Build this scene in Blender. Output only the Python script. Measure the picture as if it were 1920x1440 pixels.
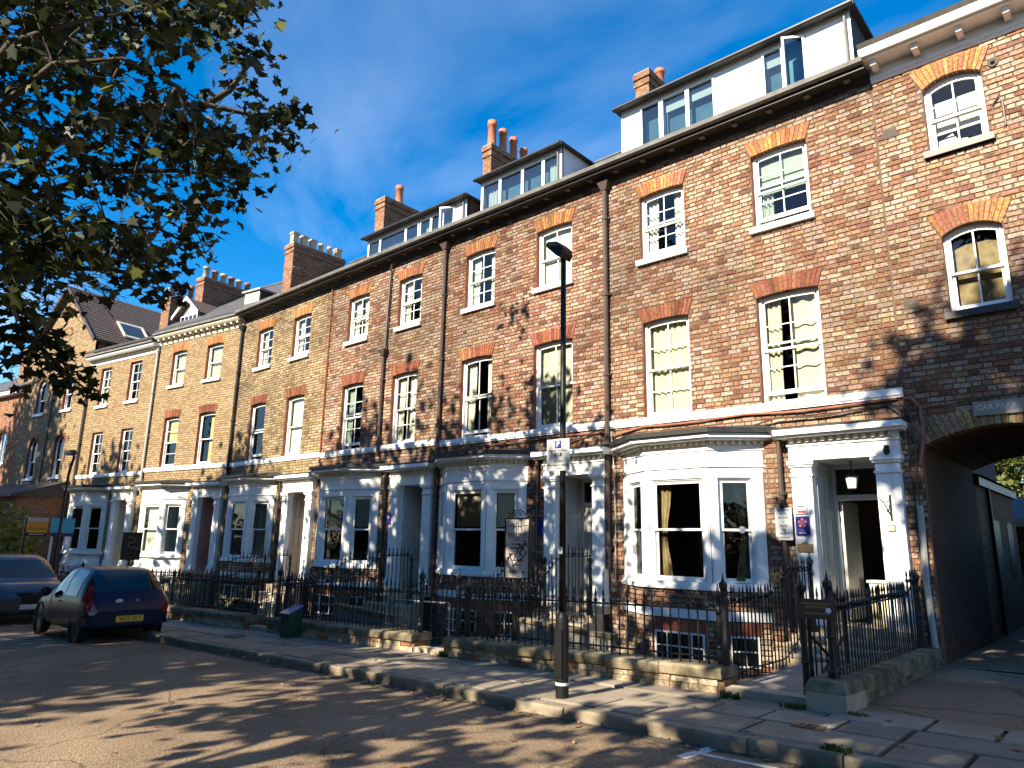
import bpy, math, random
import numpy as np
from mathutils import Vector, Matrix
rnd = random.Random(7)
PI = math.pi
scene = bpy.context.scene
for o in list(bpy.data.objects): bpy.data.objects.remove(o, do_unlink=True)
COL = scene.collection

# ------------------------------------------------------------------ camera
FPX, CX, CY, CAM_Z = 1330.0, 960.0, 720.0, 1.62
def _ray(p): return Vector(((p[0]-CX)/FPX, (p[1]-CY)/FPX, 1.0))
_up = _ray((1075, -5150)).normalized()
_lf = _ray((-560, 990)).normalized()
_lf = (_lf - _up*_lf.dot(_up)).normalized()
_ax, _az = -_lf, _up
_ay = _az.cross(_ax).normalized()
RM = Matrix((_ax, _ay, _az))                      # world = RM @ cam(right, down, forward)
def direc(px, py): return RM @ _ray((px, py))
CAMP = Vector((0, 0, CAM_Z))
def at_y(px, py, y):
    r = direc(px, py); return CAMP + r*(y/r.y)
def at_depth(px, py, dep): return CAMP + direc(px, py)*dep
cam = bpy.data.cameras.new('camera'); camo = bpy.data.objects.new('camera', cam); COL.objects.link(camo)
cam.sensor_width = 36.0; cam.lens = FPX/1920*36; cam.clip_start = 0.05; cam.clip_end = 3000
_c = [RM.col[0], -RM.col[1], -RM.col[2]]
camo.matrix_world = Matrix(((_c[0].x,_c[1].x,_c[2].x,0),(_c[0].y,_c[1].y,_c[2].y,0),(_c[0].z,_c[1].z,_c[2].z,CAM_Z),(0,0,0,1)))
scene.camera = camo
scene.render.resolution_x, scene.render.resolution_y = 1024, 768

# ------------------------------------------------------------------ light
SUN_EL = math.radians(33.0)
SUN_H = Vector((-0.06, -0.99, 0)).normalized()      # horizontal direction TOWARDS the sun
SUN_D = Vector((SUN_H.x*math.cos(SUN_EL), SUN_H.y*math.cos(SUN_EL), math.sin(SUN_EL)))
sun = bpy.data.lights.new('sun', 'SUN'); sun.energy = 5.0; sun.angle = math.radians(0.5); sun.color = (1.0, 0.89, 0.71)
suno = bpy.data.objects.new('sun', sun); COL.objects.link(suno); suno.location = (0, -30, 40)
suno.rotation_euler = (-SUN_D).to_track_quat('-Z', 'Y').to_euler()
world = bpy.data.worlds.new('World'); scene.world = world; world.use_nodes = True
wn = world.node_tree.nodes; wl = world.node_tree.links
bg = wn['Background']
sky = wn.new('ShaderNodeTexSky'); sky.sky_type = 'NISHITA'; sky.sun_disc = False
sky.sun_elevation = SUN_EL
sky.sun_rotation = math.atan2(SUN_H.x, SUN_H.y)
sky.altitude = 200; sky.air_density = 1.0; sky.dust_density = 0.3; sky.ozone_density = 3.0
hs = wn.new('ShaderNodeHueSaturation'); hs.inputs['Saturation'].default_value = 1.45; hs.inputs['Value'].default_value = 0.95
wl.new(sky.outputs[0], hs.inputs['Color'])
# thin high cloud, thicker towards the horizon all round
tc = wn.new('ShaderNodeTexCoord'); sp = wn.new('ShaderNodeSeparateXYZ'); wl.new(tc.outputs['Generated'], sp.inputs[0])
def wmath(op, a, b=None, c=None):
    n = wn.new('ShaderNodeMath'); n.operation = op
    for i, v in enumerate((a, b, c)):
        if v is None: continue
        if isinstance(v, (int, float)): n.inputs[i].default_value = v
        else: wl.new(v, n.inputs[i])
    return n.outputs[0]
den = wmath('ADD', wmath('MAXIMUM', sp.outputs['Z'], 0.0), 0.16)
u_ = wmath('DIVIDE', sp.outputs['X'], den); v_ = wmath('DIVIDE', sp.outputs['Y'], den)
cb = wn.new('ShaderNodeCombineXYZ'); wl.new(wmath('MULTIPLY', u_, 0.75), cb.inputs[0]); wl.new(wmath('MULTIPLY', v_, 1.5), cb.inputs[1])
nz = wn.new('ShaderNodeTexNoise'); nz.inputs['Scale'].default_value = 0.9; nz.inputs['Detail'].default_value = 7; nz.inputs['Roughness'].default_value = 0.55
nz.inputs['Distortion'].default_value = 0.6
mp = wn.new('ShaderNodeMapping'); mp.inputs['Rotation'].default_value = (0, 0, 0.6); mp.inputs['Location'].default_value = (3.1, 1.3, 0)
wl.new(cb.outputs[0], mp.inputs[0]); wl.new(mp.outputs[0], nz.inputs[0])
rg = wn.new('ShaderNodeMapRange'); rg.inputs[1].default_value = 0.45; rg.inputs[2].default_value = 0.78; rg.inputs[3].default_value = 0.0; rg.inputs[4].default_value = 1.0
wl.new(nz.outputs['Fac'], rg.inputs[0])
hz = wn.new('ShaderNodeMapRange'); hz.inputs[1].default_value = 0.05; hz.inputs[2].default_value = 0.60; hz.inputs[3].default_value = 0.80; hz.inputs[4].default_value = 0.20
wl.new(sp.outputs['Z'], hz.inputs[0])
cf = wmath('MULTIPLY', rg.outputs[0], hz.outputs[0])
mixc = wn.new('ShaderNodeMix'); mixc.data_type = 'RGBA'
wl.new(cf, mixc.inputs[0]); wl.new(hs.outputs[0], mixc.inputs[6]); mixc.inputs[7].default_value = (6.0, 6.6, 7.4, 1)
wl.new(mixc.outputs[2], bg.inputs[0]); bg.inputs[1].default_value = 0.10
scene.view_settings.view_transform = 'Standard'
try: scene.view_settings.look = 'None'
except Exception: pass
scene.view_settings.gamma = 1.0; scene.view_settings.use_curve_mapping = False
scene.view_settings.exposure = 1.4
scene.cycles.max_bounces = 5; scene.cycles.diffuse_bounces = 2; scene.cycles.glossy_bounces = 3
scene.cycles.transmission_bounces = 4; scene.cycles.transparent_max_bounces = 10
scene.cycles.caustics_reflective = False; scene.cycles.caustics_refractive = False

# ------------------------------------------------------------------ materials
MATS = {}
def nodes_of(m):
    m.use_nodes = True; return m.node_tree.nodes, m.node_tree.links, m.node_tree.nodes['Principled BSDF']
def mat(name, c1, c2=None, scale=6.0, rough=0.75, bump=0.0, bscale=40.0, metal=0.0, spec=0.5, detail=5, contrast=(0.35, 0.68), coord='Object', stretch=(1,1,1), coat=0.0):
    if name in MATS: return MATS[name]
    m = bpy.data.materials.new(name); N, L, b = nodes_of(m)
    b.inputs['Roughness'].default_value = rough; b.inputs['Metallic'].default_value = metal
    b.inputs['Specular IOR Level'].default_value = spec
    b.inputs['Coat Weight'].default_value = coat
    b.inputs['Base Color'].default_value = (*c1, 1)
    t = N.new('ShaderNodeTexCoord'); mpn = N.new('ShaderNodeMapping'); mpn.inputs['Scale'].default_value = stretch
    L.new(t.outputs[coord], mpn.inputs[0])
    if c2 is not None:
        nz = N.new('ShaderNodeTexNoise'); nz.inputs['Scale'].default_value = scale; nz.inputs['Detail'].default_value = detail; nz.inputs['Roughness'].default_value = 0.6
        L.new(mpn.outputs[0], nz.inputs[0])
        rp = N.new('ShaderNodeValToRGB'); rp.color_ramp.elements[0].position = contrast[0]; rp.color_ramp.elements[1].position = contrast[1]
        rp.color_ramp.elements[0].color = (*c1, 1); rp.color_ramp.elements[1].color = (*c2, 1)
        L.new(nz.outputs['Fac'], rp.inputs[0]); L.new(rp.outputs[0], b.inputs['Base Color'])
    if bump:
        n2 = N.new('ShaderNodeTexNoise'); n2.inputs['Scale'].default_value = bscale; n2.inputs['Detail'].default_value = 4
        L.new(mpn.outputs[0], n2.inputs[0])
        bp = N.new('ShaderNodeBump'); bp.inputs['Strength'].default_value = bump; bp.inputs['Distance'].default_value = 0.01
        L.new(n2.outputs['Fac'], bp.inputs['Height']); L.new(bp.outputs[0], b.inputs['Normal'])
    MATS[name] = m; return m
def brick_attr_mat(name):
    m = bpy.data.materials.new(name); N, L, b = nodes_of(m)
    a = N.new('ShaderNodeAttribute'); a.attribute_name = 'Col'
    t = N.new('ShaderNodeNewGeometry'); nz = N.new('ShaderNodeTexNoise'); nz.inputs['Scale'].default_value = 24; nz.inputs['Detail'].default_value = 6; nz.inputs['Roughness'].default_value = 0.7
    L.new(t.outputs['Position'], nz.inputs[0])
    mr = N.new('ShaderNodeMapRange'); mr.inputs[1].default_value = 0.3; mr.inputs[2].default_value = 0.7; mr.inputs[3].default_value = 0.34; mr.inputs[4].default_value = 1.75
    L.new(nz.outputs['Fac'], mr.inputs[0])
    # soot and rain staining in broad patches
    n3 = N.new('ShaderNodeTexNoise'); n3.inputs['Scale'].default_value = 0.55; n3.inputs['Detail'].default_value = 5
    L.new(t.outputs['Position'], n3.inputs[0])
    m3 = N.new('ShaderNodeMapRange'); m3.inputs[1].default_value = 0.32; m3.inputs[2].default_value = 0.62; m3.inputs[3].default_value = 0.56; m3.inputs[4].default_value = 1.14
    L.new(n3.outputs['Fac'], m3.inputs[0])
    ml = N.new('ShaderNodeMath'); ml.operation = 'MULTIPLY'; L.new(mr.outputs[0], ml.inputs[0]); L.new(m3.outputs[0], ml.inputs[1])
    mx = N.new('ShaderNodeMix'); mx.data_type = 'RGBA'; mx.blend_type = 'MULTIPLY'; mx.inputs[0].default_value = 1.0
    L.new(a.outputs['Color'], mx.inputs[6]); L.new(ml.outputs[0], mx.inputs[7]); L.new(mx.outputs[2], b.inputs['Base Color'])
    n2 = N.new('ShaderNodeTexNoise'); n2.inputs['Scale'].default_value = 45; n2.inputs['Detail'].default_value = 4; L.new(t.outputs['Position'], n2.inputs[0])
    bp = N.new('ShaderNodeBump'); bp.inputs['Strength'].default_value = 0.8; bp.inputs['Distance'].default_value = 0.012
    L.new(n2.outputs['Fac'], bp.inputs['Height']); L.new(bp.outputs[0], b.inputs['Normal'])
    b.inputs['Roughness'].default_value = 0.9; b.inputs['Specular IOR Level'].default_value = 0.2
    MATS[name] = m; return m
def brick_tex_mat(name, ca, cb_, cm, bw=0.23, bh=0.085, mortar=0.012):
    m = bpy.data.materials.new(name); N, L, b = nodes_of(m)
    t = N.new('ShaderNodeTexCoord'); s = N.new('ShaderNodeSeparateXYZ'); L.new(t.outputs['Object'], s.inputs[0])
    ad = N.new('ShaderNodeMath'); ad.operation = 'ADD'; L.new(s.outputs['X'], ad.inputs[0]); L.new(s.outputs['Y'], ad.inputs[1])
    c = N.new('ShaderNodeCombineXYZ'); L.new(ad.outputs[0], c.inputs[0]); L.new(s.outputs['Z'], c.inputs[1])
    nd = N.new('ShaderNodeTexNoise'); nd.inputs['Scale'].default_value = 9; L.new(t.outputs['Object'], nd.inputs[0])
    av = N.new('ShaderNodeVectorMath'); av.operation = 'MULTIPLY_ADD'; L.new(nd.outputs['Color'], av.inputs[0]); av.inputs[1].default_value = (0.03, 0.016, 0); L.new(c.outputs[0], av.inputs[2])
    br = N.new('ShaderNodeTexBrick'); L.new(av.outputs[0], br.inputs['Vector'])
    br.inputs['Scale'].default_value = 1.0; br.inputs['Brick Width'].default_value = bw; br.inputs['Row Height'].default_value = bh
    br.inputs['Mortar Size'].default_value = mortar; br.inputs['Mortar Smooth'].default_value = 0.3; br.inputs['Bias'].default_value = 0.0
    br.inputs['Color1'].default_value = (*ca, 1); br.inputs['Color2'].default_value = (*cb_, 1); br.inputs['Mortar'].default_value = (*cm, 1)
    nz = N.new('ShaderNodeTexNoise'); nz.inputs['Scale'].default_value = 11; nz.inputs['Detail'].default_value = 7; nz.inputs['Roughness'].default_value = 0.75; L.new(t.outputs['Object'], nz.inputs[0])
    mr = N.new('ShaderNodeMapRange'); mr.inputs[1].default_value = 0.33; mr.inputs[2].default_value = 0.67; mr.inputs[3].default_value = 0.5; mr.inputs[4].default_value = 1.45; L.new(nz.outputs['Fac'], mr.inputs[0])
    mx = N.new('ShaderNodeMix'); mx.data_type = 'RGBA'; mx.blend_type = 'MULTIPLY'; mx.inputs[0].default_value = 1.0
    L.new(br.outputs['Color'], mx.inputs[6]); L.new(mr.outputs[0], mx.inputs[7]); L.new(mx.outputs[2], b.inputs['Base Color'])
    bp = N.new('ShaderNodeBump'); bp.inputs['Strength'].default_value = 0.9; bp.inputs['Distance'].default_value = 0.02; bp.invert = True
    ah = N.new('ShaderNodeMath'); ah.operation = 'MULTIPLY_ADD'; L.new(nz.outputs['Fac'], ah.inputs[0]); ah.inputs[1].default_value = -0.8; L.new(br.outputs['Fac'], ah.inputs[2])
    L.new(ah.outputs[0], bp.inputs['Height']); L.new(bp.outputs[0], b.inputs['Normal'])
    b.inputs['Roughness'].default_value = 0.9; b.inputs['Specular IOR Level'].default_value = 0.2
    MATS[name] = m; return m
def glass_mat(name, tint=(0.82, 0.87, 0.85), ior=1.5, gain=1.0):
    m = bpy.data.materials.new(name); N, L, b = nodes_of(m); N.remove(b)
    out = N['Material Output']; fr = N.new('ShaderNodeFresnel'); fr.inputs[0].default_value = ior
    tr = N.new('ShaderNodeBsdfTransparent'); tr.inputs[0].default_value = (*tint, 1)
    gl = N.new('ShaderNodeBsdfGlossy'); gl.inputs['Roughness'].default_value = 0.015; gl.inputs['Color'].default_value = (0.95, 0.95, 0.95, 1)
    t = N.new('ShaderNodeNewGeometry'); nz = N.new('ShaderNodeTexNoise'); nz.inputs['Scale'].default_value = 3.0; L.new(t.outputs['Position'], nz.inputs[0])
    bp = N.new('ShaderNodeBump'); bp.inputs['Strength'].default_value = 0.12; bp.inputs['Distance'].default_value = 0.02; L.new(nz.outputs['Fac'], bp.inputs['Height']); L.new(bp.outputs[0], gl.inputs['Normal'])
    mx = N.new('ShaderNodeMixShader'); ml = N.new('ShaderNodeMath'); ml.operation = 'MULTIPLY'; ml.inputs[1].default_value = gain; ml.use_clamp = True
    L.new(fr.outputs[0], ml.inputs[0]); L.new(ml.outputs[0], mx.inputs[0]); L.new(tr.outputs[0], mx.inputs[1]); L.new(gl.outputs[0], mx.inputs[2]); L.new(mx.outputs[0], out.inputs[0])
    MATS[name] = m; return m
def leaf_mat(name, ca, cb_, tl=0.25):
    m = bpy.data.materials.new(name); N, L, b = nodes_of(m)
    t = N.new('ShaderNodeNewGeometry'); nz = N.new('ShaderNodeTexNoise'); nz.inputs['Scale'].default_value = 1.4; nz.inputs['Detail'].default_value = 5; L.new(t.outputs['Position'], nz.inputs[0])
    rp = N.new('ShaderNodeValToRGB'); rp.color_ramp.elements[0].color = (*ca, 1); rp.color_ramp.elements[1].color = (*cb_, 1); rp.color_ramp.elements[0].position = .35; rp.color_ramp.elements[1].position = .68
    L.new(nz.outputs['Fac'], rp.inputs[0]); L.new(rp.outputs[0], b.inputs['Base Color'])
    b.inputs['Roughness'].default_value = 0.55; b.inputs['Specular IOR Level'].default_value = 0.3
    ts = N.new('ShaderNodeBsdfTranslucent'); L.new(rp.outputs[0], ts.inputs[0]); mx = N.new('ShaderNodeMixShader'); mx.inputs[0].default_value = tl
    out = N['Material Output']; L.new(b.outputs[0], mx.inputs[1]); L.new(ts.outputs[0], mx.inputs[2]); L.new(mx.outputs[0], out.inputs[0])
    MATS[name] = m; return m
M = MATS
brick_attr_mat('brick')
brick_tex_mat('brick_red_wall', (0.36, 0.19, 0.10), (0.23, 0.09, 0.05), (0.20, 0.14, 0.10))
brick_tex_mat('brick_buff_wall', (0.38, 0.275, 0.155), (0.24, 0.155, 0.078), (0.16, 0.12, 0.075))
brick_tex_mat('brick_shaded_wall', (0.13, 0.06, 0.04), (0.085, 0.04, 0.028), (0.10, 0.07, 0.05))  # brown brick darkened to paint in the shade of the passage
brick_tex_mat('brick_brown_wall', (0.30, 0.15, 0.085), (0.20, 0.09, 0.05), (0.25, 0.18, 0.13))
mat('mortar_red', (0.085, 0.052, 0.034), (0.17, 0.11, 0.07), 3.0, 0.95, 0.4)
mat('mortar_buff', (0.11, 0.07, 0.036), (0.20, 0.135, 0.07), 3.0, 0.95, 0.4)
mat('reveal_red', (0.24, 0.055, 0.03), (0.34, 0.10, 0.05), 8.0, 0.9, 0.3)
mat('white_paint', (0.82, 0.82, 0.80), (0.52, 0.51, 0.46), 2.0, 0.5, 0.12, 30, contrast=(0.56, 0.85), stretch=(3,3,.7), detail=8)
mat('white_sash', (0.80, 0.80, 0.77), (0.70, 0.69, 0.64), 5.0, 0.45, contrast=(0.5, 0.8))
mat('white_upvc', (0.82, 0.83, 0.83), None, rough=0.3)
mat('cream_paint', (0.74, 0.68, 0.52), (0.62, 0.56, 0.42), 3.0, 0.55, contrast=(0.45, 0.8))
mat('grey_door', (0.50, 0.52, 0.50), (0.44, 0.46, 0.44), 3.0, 0.45)
mat('taupe_door', (0.40, 0.36, 0.32), (0.34, 0.30, 0.27), 3.0, 0.45)
mat('pink_door', (0.42, 0.25, 0.23), (0.36, 0.20, 0.18), 3.0, 0.45)
mat('black_gutter', (0.012, 0.011, 0.010), (0.03, 0.028, 0.025), 5.0, 0.45)
mat('grey_gutter', (0.17, 0.16, 0.14), (0.10, 0.095, 0.085), 4.0, 0.6)
mat('brown_pipe', (0.07, 0.045, 0.035), (0.045, 0.03, 0.024), 5.0, 0.5)
mat('pale_pipe', (0.42, 0.42, 0.38), (0.30, 0.30, 0.27), 4.0, 0.6)
mat('iron', (0.006, 0.006, 0.007), (0.016, 0.011, 0.009), 12.0, 0.42, contrast=(0.5, 0.85))
mat('lead', (0.17, 0.17, 0.165), (0.10, 0.10, 0.10), 3.0, 0.6)
mat('slate', (0.09, 0.085, 0.09), (0.05, 0.048, 0.05), 3.0, 0.6, 0.5, 14)
mat('tile_brown', (0.125, 0.085, 0.065), (0.075, 0.052, 0.042), 7.0, 0.8, 0.7, 20)
mat('felt_black', (0.03, 0.028, 0.026), (0.05, 0.045, 0.04), 5, 0.7)
mat('terracotta', (0.46, 0.16, 0.08), (0.33, 0.11, 0.06), 5, 0.8)
mat('buff_pot', (0.50, 0.38, 0.24), (0.38, 0.27, 0.17), 5, 0.85)
mat('red_pot', (0.34, 0.14, 0.09), (0.24, 0.09, 0.06), 5, 0.85)
mat('stone_step', (0.46, 0.38, 0.27), (0.33, 0.27, 0.19), 3.5, 0.85, 0.4, 30)
mat('coping', (0.26, 0.21, 0.13), (0.075, 0.072, 0.038), 3.5, 0.95, 0.8, 28, contrast=(0.38, 0.62))
mat('flag', (0.29, 0.235, 0.17), (0.19, 0.155, 0.11), 2.4, 0.82, 0.35, 60, coord='Object')
mat('flag_b', (0.34, 0.275, 0.20), (0.23, 0.19, 0.14), 2.4, 0.82, 0.35, 60)
mat('flag_c', (0.23, 0.185, 0.14), (0.15, 0.125, 0.095), 2.4, 0.82, 0.35, 60)
mat('kerb_stone', (0.27, 0.22, 0.155), (0.13, 0.11, 0.075), 4, 0.85, 0.7, 22)
mat('soil', (0.025, 0.02, 0.014), (0.05, 0.04, 0.028), 4, 1.0, 0.8, 20)
mat('concrete', (0.30, 0.275, 0.235), (0.22, 0.20, 0.17), 2.5, 0.9, 0.4, 40)
mat('attic_sky_tint', (0.13, 0.24, 0.28), (0.08, 0.17, 0.21), 2.0, 0.9)  # teal imitates sky reflection and room seen in the dormer panes
mat('interior', (0.085, 0.065, 0.05), None, rough=0.9)
mat('interior_warm', (0.16, 0.07, 0.045), None, rough=0.9)
mat('floorboard', (0.10, 0.06, 0.04), None, rough=0.7)
mat('curtain_cream', (0.72, 0.68, 0.50), (0.64, 0.58, 0.42), 9, 0.9)
mat('curtain_white', (0.80, 0.79, 0.70), (0.72, 0.70, 0.60), 6, 0.9)
mat('curtain_green', (0.42, 0.47, 0.42), (0.34, 0.40, 0.35), 6, 0.9)
mat('curtain_gold', (0.36, 0.26, 0.13), (0.22, 0.15, 0.08), 9, 0.9)
mat('blind_yellow', (0.66, 0.48, 0.20), (0.58, 0.40, 0.15), 6, 0.9)
mat('car_blue', (0.004, 0.009, 0.045), None, rough=0.35, spec=0.25, coat=0.12)
mat('car_silver', (0.075, 0.08, 0.09), None, rough=0.35, metal=0.5, coat=0.5)
mat('car_glass', (0.006, 0.009, 0.010), None, rough=0.05, spec=0.8)
mat('tyre', (0.012, 0.012, 0.012), None, rough=0.8)
mat('rim', (0.32, 0.31, 0.29), None, rough=0.35, metal=0.7)
mat('chrome', (0.75, 0.75, 0.75), None, rough=0.12, metal=1.0)
mat('tail_red', (0.22, 0.008, 0.006), None, rough=0.15, coat=0.6)
mat('lamp_clear', (0.55, 0.55, 0.55), None, rough=0.1, coat=1.0)
mat('plate_yellow', (0.70, 0.43, 0.04), None, rough=0.4)
mat('plastic_black', (0.006, 0.006, 0.0065), None, rough=0.5, spec=0.35)
mat('print_black', (0.015, 0.014, 0.016), None, rough=0.7)
mat('print_white', (0.80, 0.80, 0.80), None, rough=0.6)
mat('print_blue', (0.012, 0.022, 0.20), None, rough=0.45)
mat('print_red', (0.62, 0.05, 0.05), None, rough=0.5)
mat('print_pink', (0.75, 0.35, 0.45), None, rough=0.5)
mat('sign_white', (0.62, 0.64, 0.63), (0.55, 0.56, 0.54), 3, 0.5)
mat('sign_grey', (0.52, 0.47, 0.42), (0.46, 0.42, 0.37), 3, 0.6)
mat('sign_orange', (0.72, 0.33, 0.02), None, rough=0.5)
mat('sign_cyan', (0.05, 0.42, 0.60), None, rough=0.45)
mat('sign_navy', (0.02, 0.03, 0.09), None, rough=0.5)
mat('sign_brown', (0.06, 0.045, 0.02), None, rough=0.5)
mat('timber_plaque', (0.24, 0.16, 0.07), (0.17, 0.11, 0.05), 9, 0.6)
mat('paint_line', (0.62, 0.60, 0.54), (0.30, 0.28, 0.25), 7, 0.8, contrast=(0.45, 0.75))
mat('box_green', (0.012, 0.045, 0.03), None, rough=0.35, coat=0.4)
mat('lid_sky_sheen', (0.02, 0.13, 0.34), None, rough=0.25)  # sky reflection on the lid painted as its base colour
mat('cover_iron', (0.09, 0.055, 0.04), (0.05, 0.035, 0.028), 14, 0.7, 0.6, 60)
mat('gutter_grit', (0.06, 0.048, 0.034), (0.12, 0.095, 0.065), 5, 0.95, 0.8, 60)
mat('dead_leaf', (0.16, 0.09, 0.03), (0.30, 0.20, 0.09), 3, 0.9)
mat('bark', (0.085, 0.065, 0.045), (0.045, 0.036, 0.026), 6, 0.95, 0.8, 18)
mat('post_white', (0.72, 0.72, 0.74), None, rough=0.4)
mat('litter', (0.55, 0.53, 0.48), None, rough=0.9)
glass_mat('glass'); glass_mat('glass_blue', (0.60, 0.72, 0.76), 1.7, 1.8)
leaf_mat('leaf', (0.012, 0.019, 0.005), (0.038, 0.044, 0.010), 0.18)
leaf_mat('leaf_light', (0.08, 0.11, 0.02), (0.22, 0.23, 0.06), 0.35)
leaf_mat('leaf_red', (0.14, 0.05, 0.03), (0.22, 0.09, 0.05), 0.2)
leaf_mat('grass', (0.03, 0.07, 0.012), (0.07, 0.12, 0.025), 0.2)
def asphalt():
    m = bpy.data.materials.new('asphalt'); N, L, b = nodes_of(m)
    t = N.new('ShaderNodeNewGeometry')
    n1 = N.new('ShaderNodeTexNoise'); n1.inputs['Scale'].default_value = 0.7; n1.inputs['Detail'].default_value = 6; L.new(t.outputs['Position'], n1.inputs[0])
    n2 = N.new('ShaderNodeTexVoronoi'); n2.inputs['Scale'].default_value = 75; L.new(t.outputs['Position'], n2.inputs[0])
    n4 = N.new('ShaderNodeTexNoise'); n4.inputs['Scale'].default_value = 45; n4.inputs['Detail'].default_value = 3; L.new(t.outputs['Position'], n4.inputs[0])
    rp = N.new('ShaderNodeValToRGB'); rp.color_ramp.elements[0].color = (0.160, 0.112, 0.070, 1); rp.color_ramp.elements[1].color = (0.29, 0.21, 0.135, 1); rp.color_ramp.elements[0].position = .3; rp.color_ramp.elements[1].position = .7
    L.new(n1.outputs['Fac'], rp.inputs[0])
    mr = N.new('ShaderNodeMapRange'); mr.inputs[1].default_value = 0.3; mr.inputs[2].default_value = 0.7; mr.inputs[3].default_value = 0.55; mr.inputs[4].default_value = 1.4; L.new(n4.outputs['Fac'], mr.inputs[0])
    mx = N.new('ShaderNodeMix'); mx.data_type = 'RGBA'; mx.blend_type = 'MULTIPLY'; mx.inputs[0].default_value = 1.0
    L.new(rp.outputs[0], mx.inputs[6]); L.new(mr.outputs[0], mx.inputs[7])
    # hairline cracks
    nd = N.new('ShaderNodeTexNoise'); nd.inputs['Scale'].default_value = 1.5; nd.inputs['Detail'].default_value = 4; L.new(t.outputs['Position'], nd.inputs[0])
    av = N.new('ShaderNodeVectorMath'); av.operation = 'MULTIPLY_ADD'; av.inputs[1].default_value = (0.7, 0.7, 0); L.new(nd.outputs['Color'], av.inputs[0]); L.new(t.outputs['Position'], av.inputs[2])
    vc = N.new('ShaderNodeTexVoronoi'); vc.feature = 'DISTANCE_TO_EDGE'; vc.inputs['Scale'].default_value = 0.42; L.new(av.outputs[0], vc.inputs[0])
    cr = N.new('ShaderNodeMapRange'); cr.inputs[1].default_value = 0.0; cr.inputs[2].default_value = 0.010; cr.inputs[3].default_value = 0.45; cr.inputs[4].default_value = 1.0; L.new(vc.outputs['Distance'], cr.inputs[0])
    mx2 = N.new('ShaderNodeMix'); mx2.data_type = 'RGBA'; mx2.blend_type = 'MULTIPLY'; mx2.inputs[0].default_value = 1.0
    L.new(mx.outputs[2], mx2.inputs[6]); L.new(cr.outputs[0], mx2.inputs[7]); L.new(mx2.outputs[2], b.inputs['Base Color'])
    bp = N.new('ShaderNodeBump'); bp.inputs['Strength'].default_value = 0.7; bp.inputs['Distance'].default_value = 0.008
    L.new(n2.outputs['Distance'], bp.inputs['Height']); L.new(bp.outputs[0], b.inputs['Normal'])
    b.inputs['Roughness'].default_value = 0.85; b.inputs['Specular IOR Level'].default_value = 0.3
    MATS['asphalt'] = m
asphalt()
mat('asphalt_patch', (0.05, 0.044, 0.037), (0.085, 0.075, 0.06), 8, 0.9, 0.8, 70)

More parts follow.
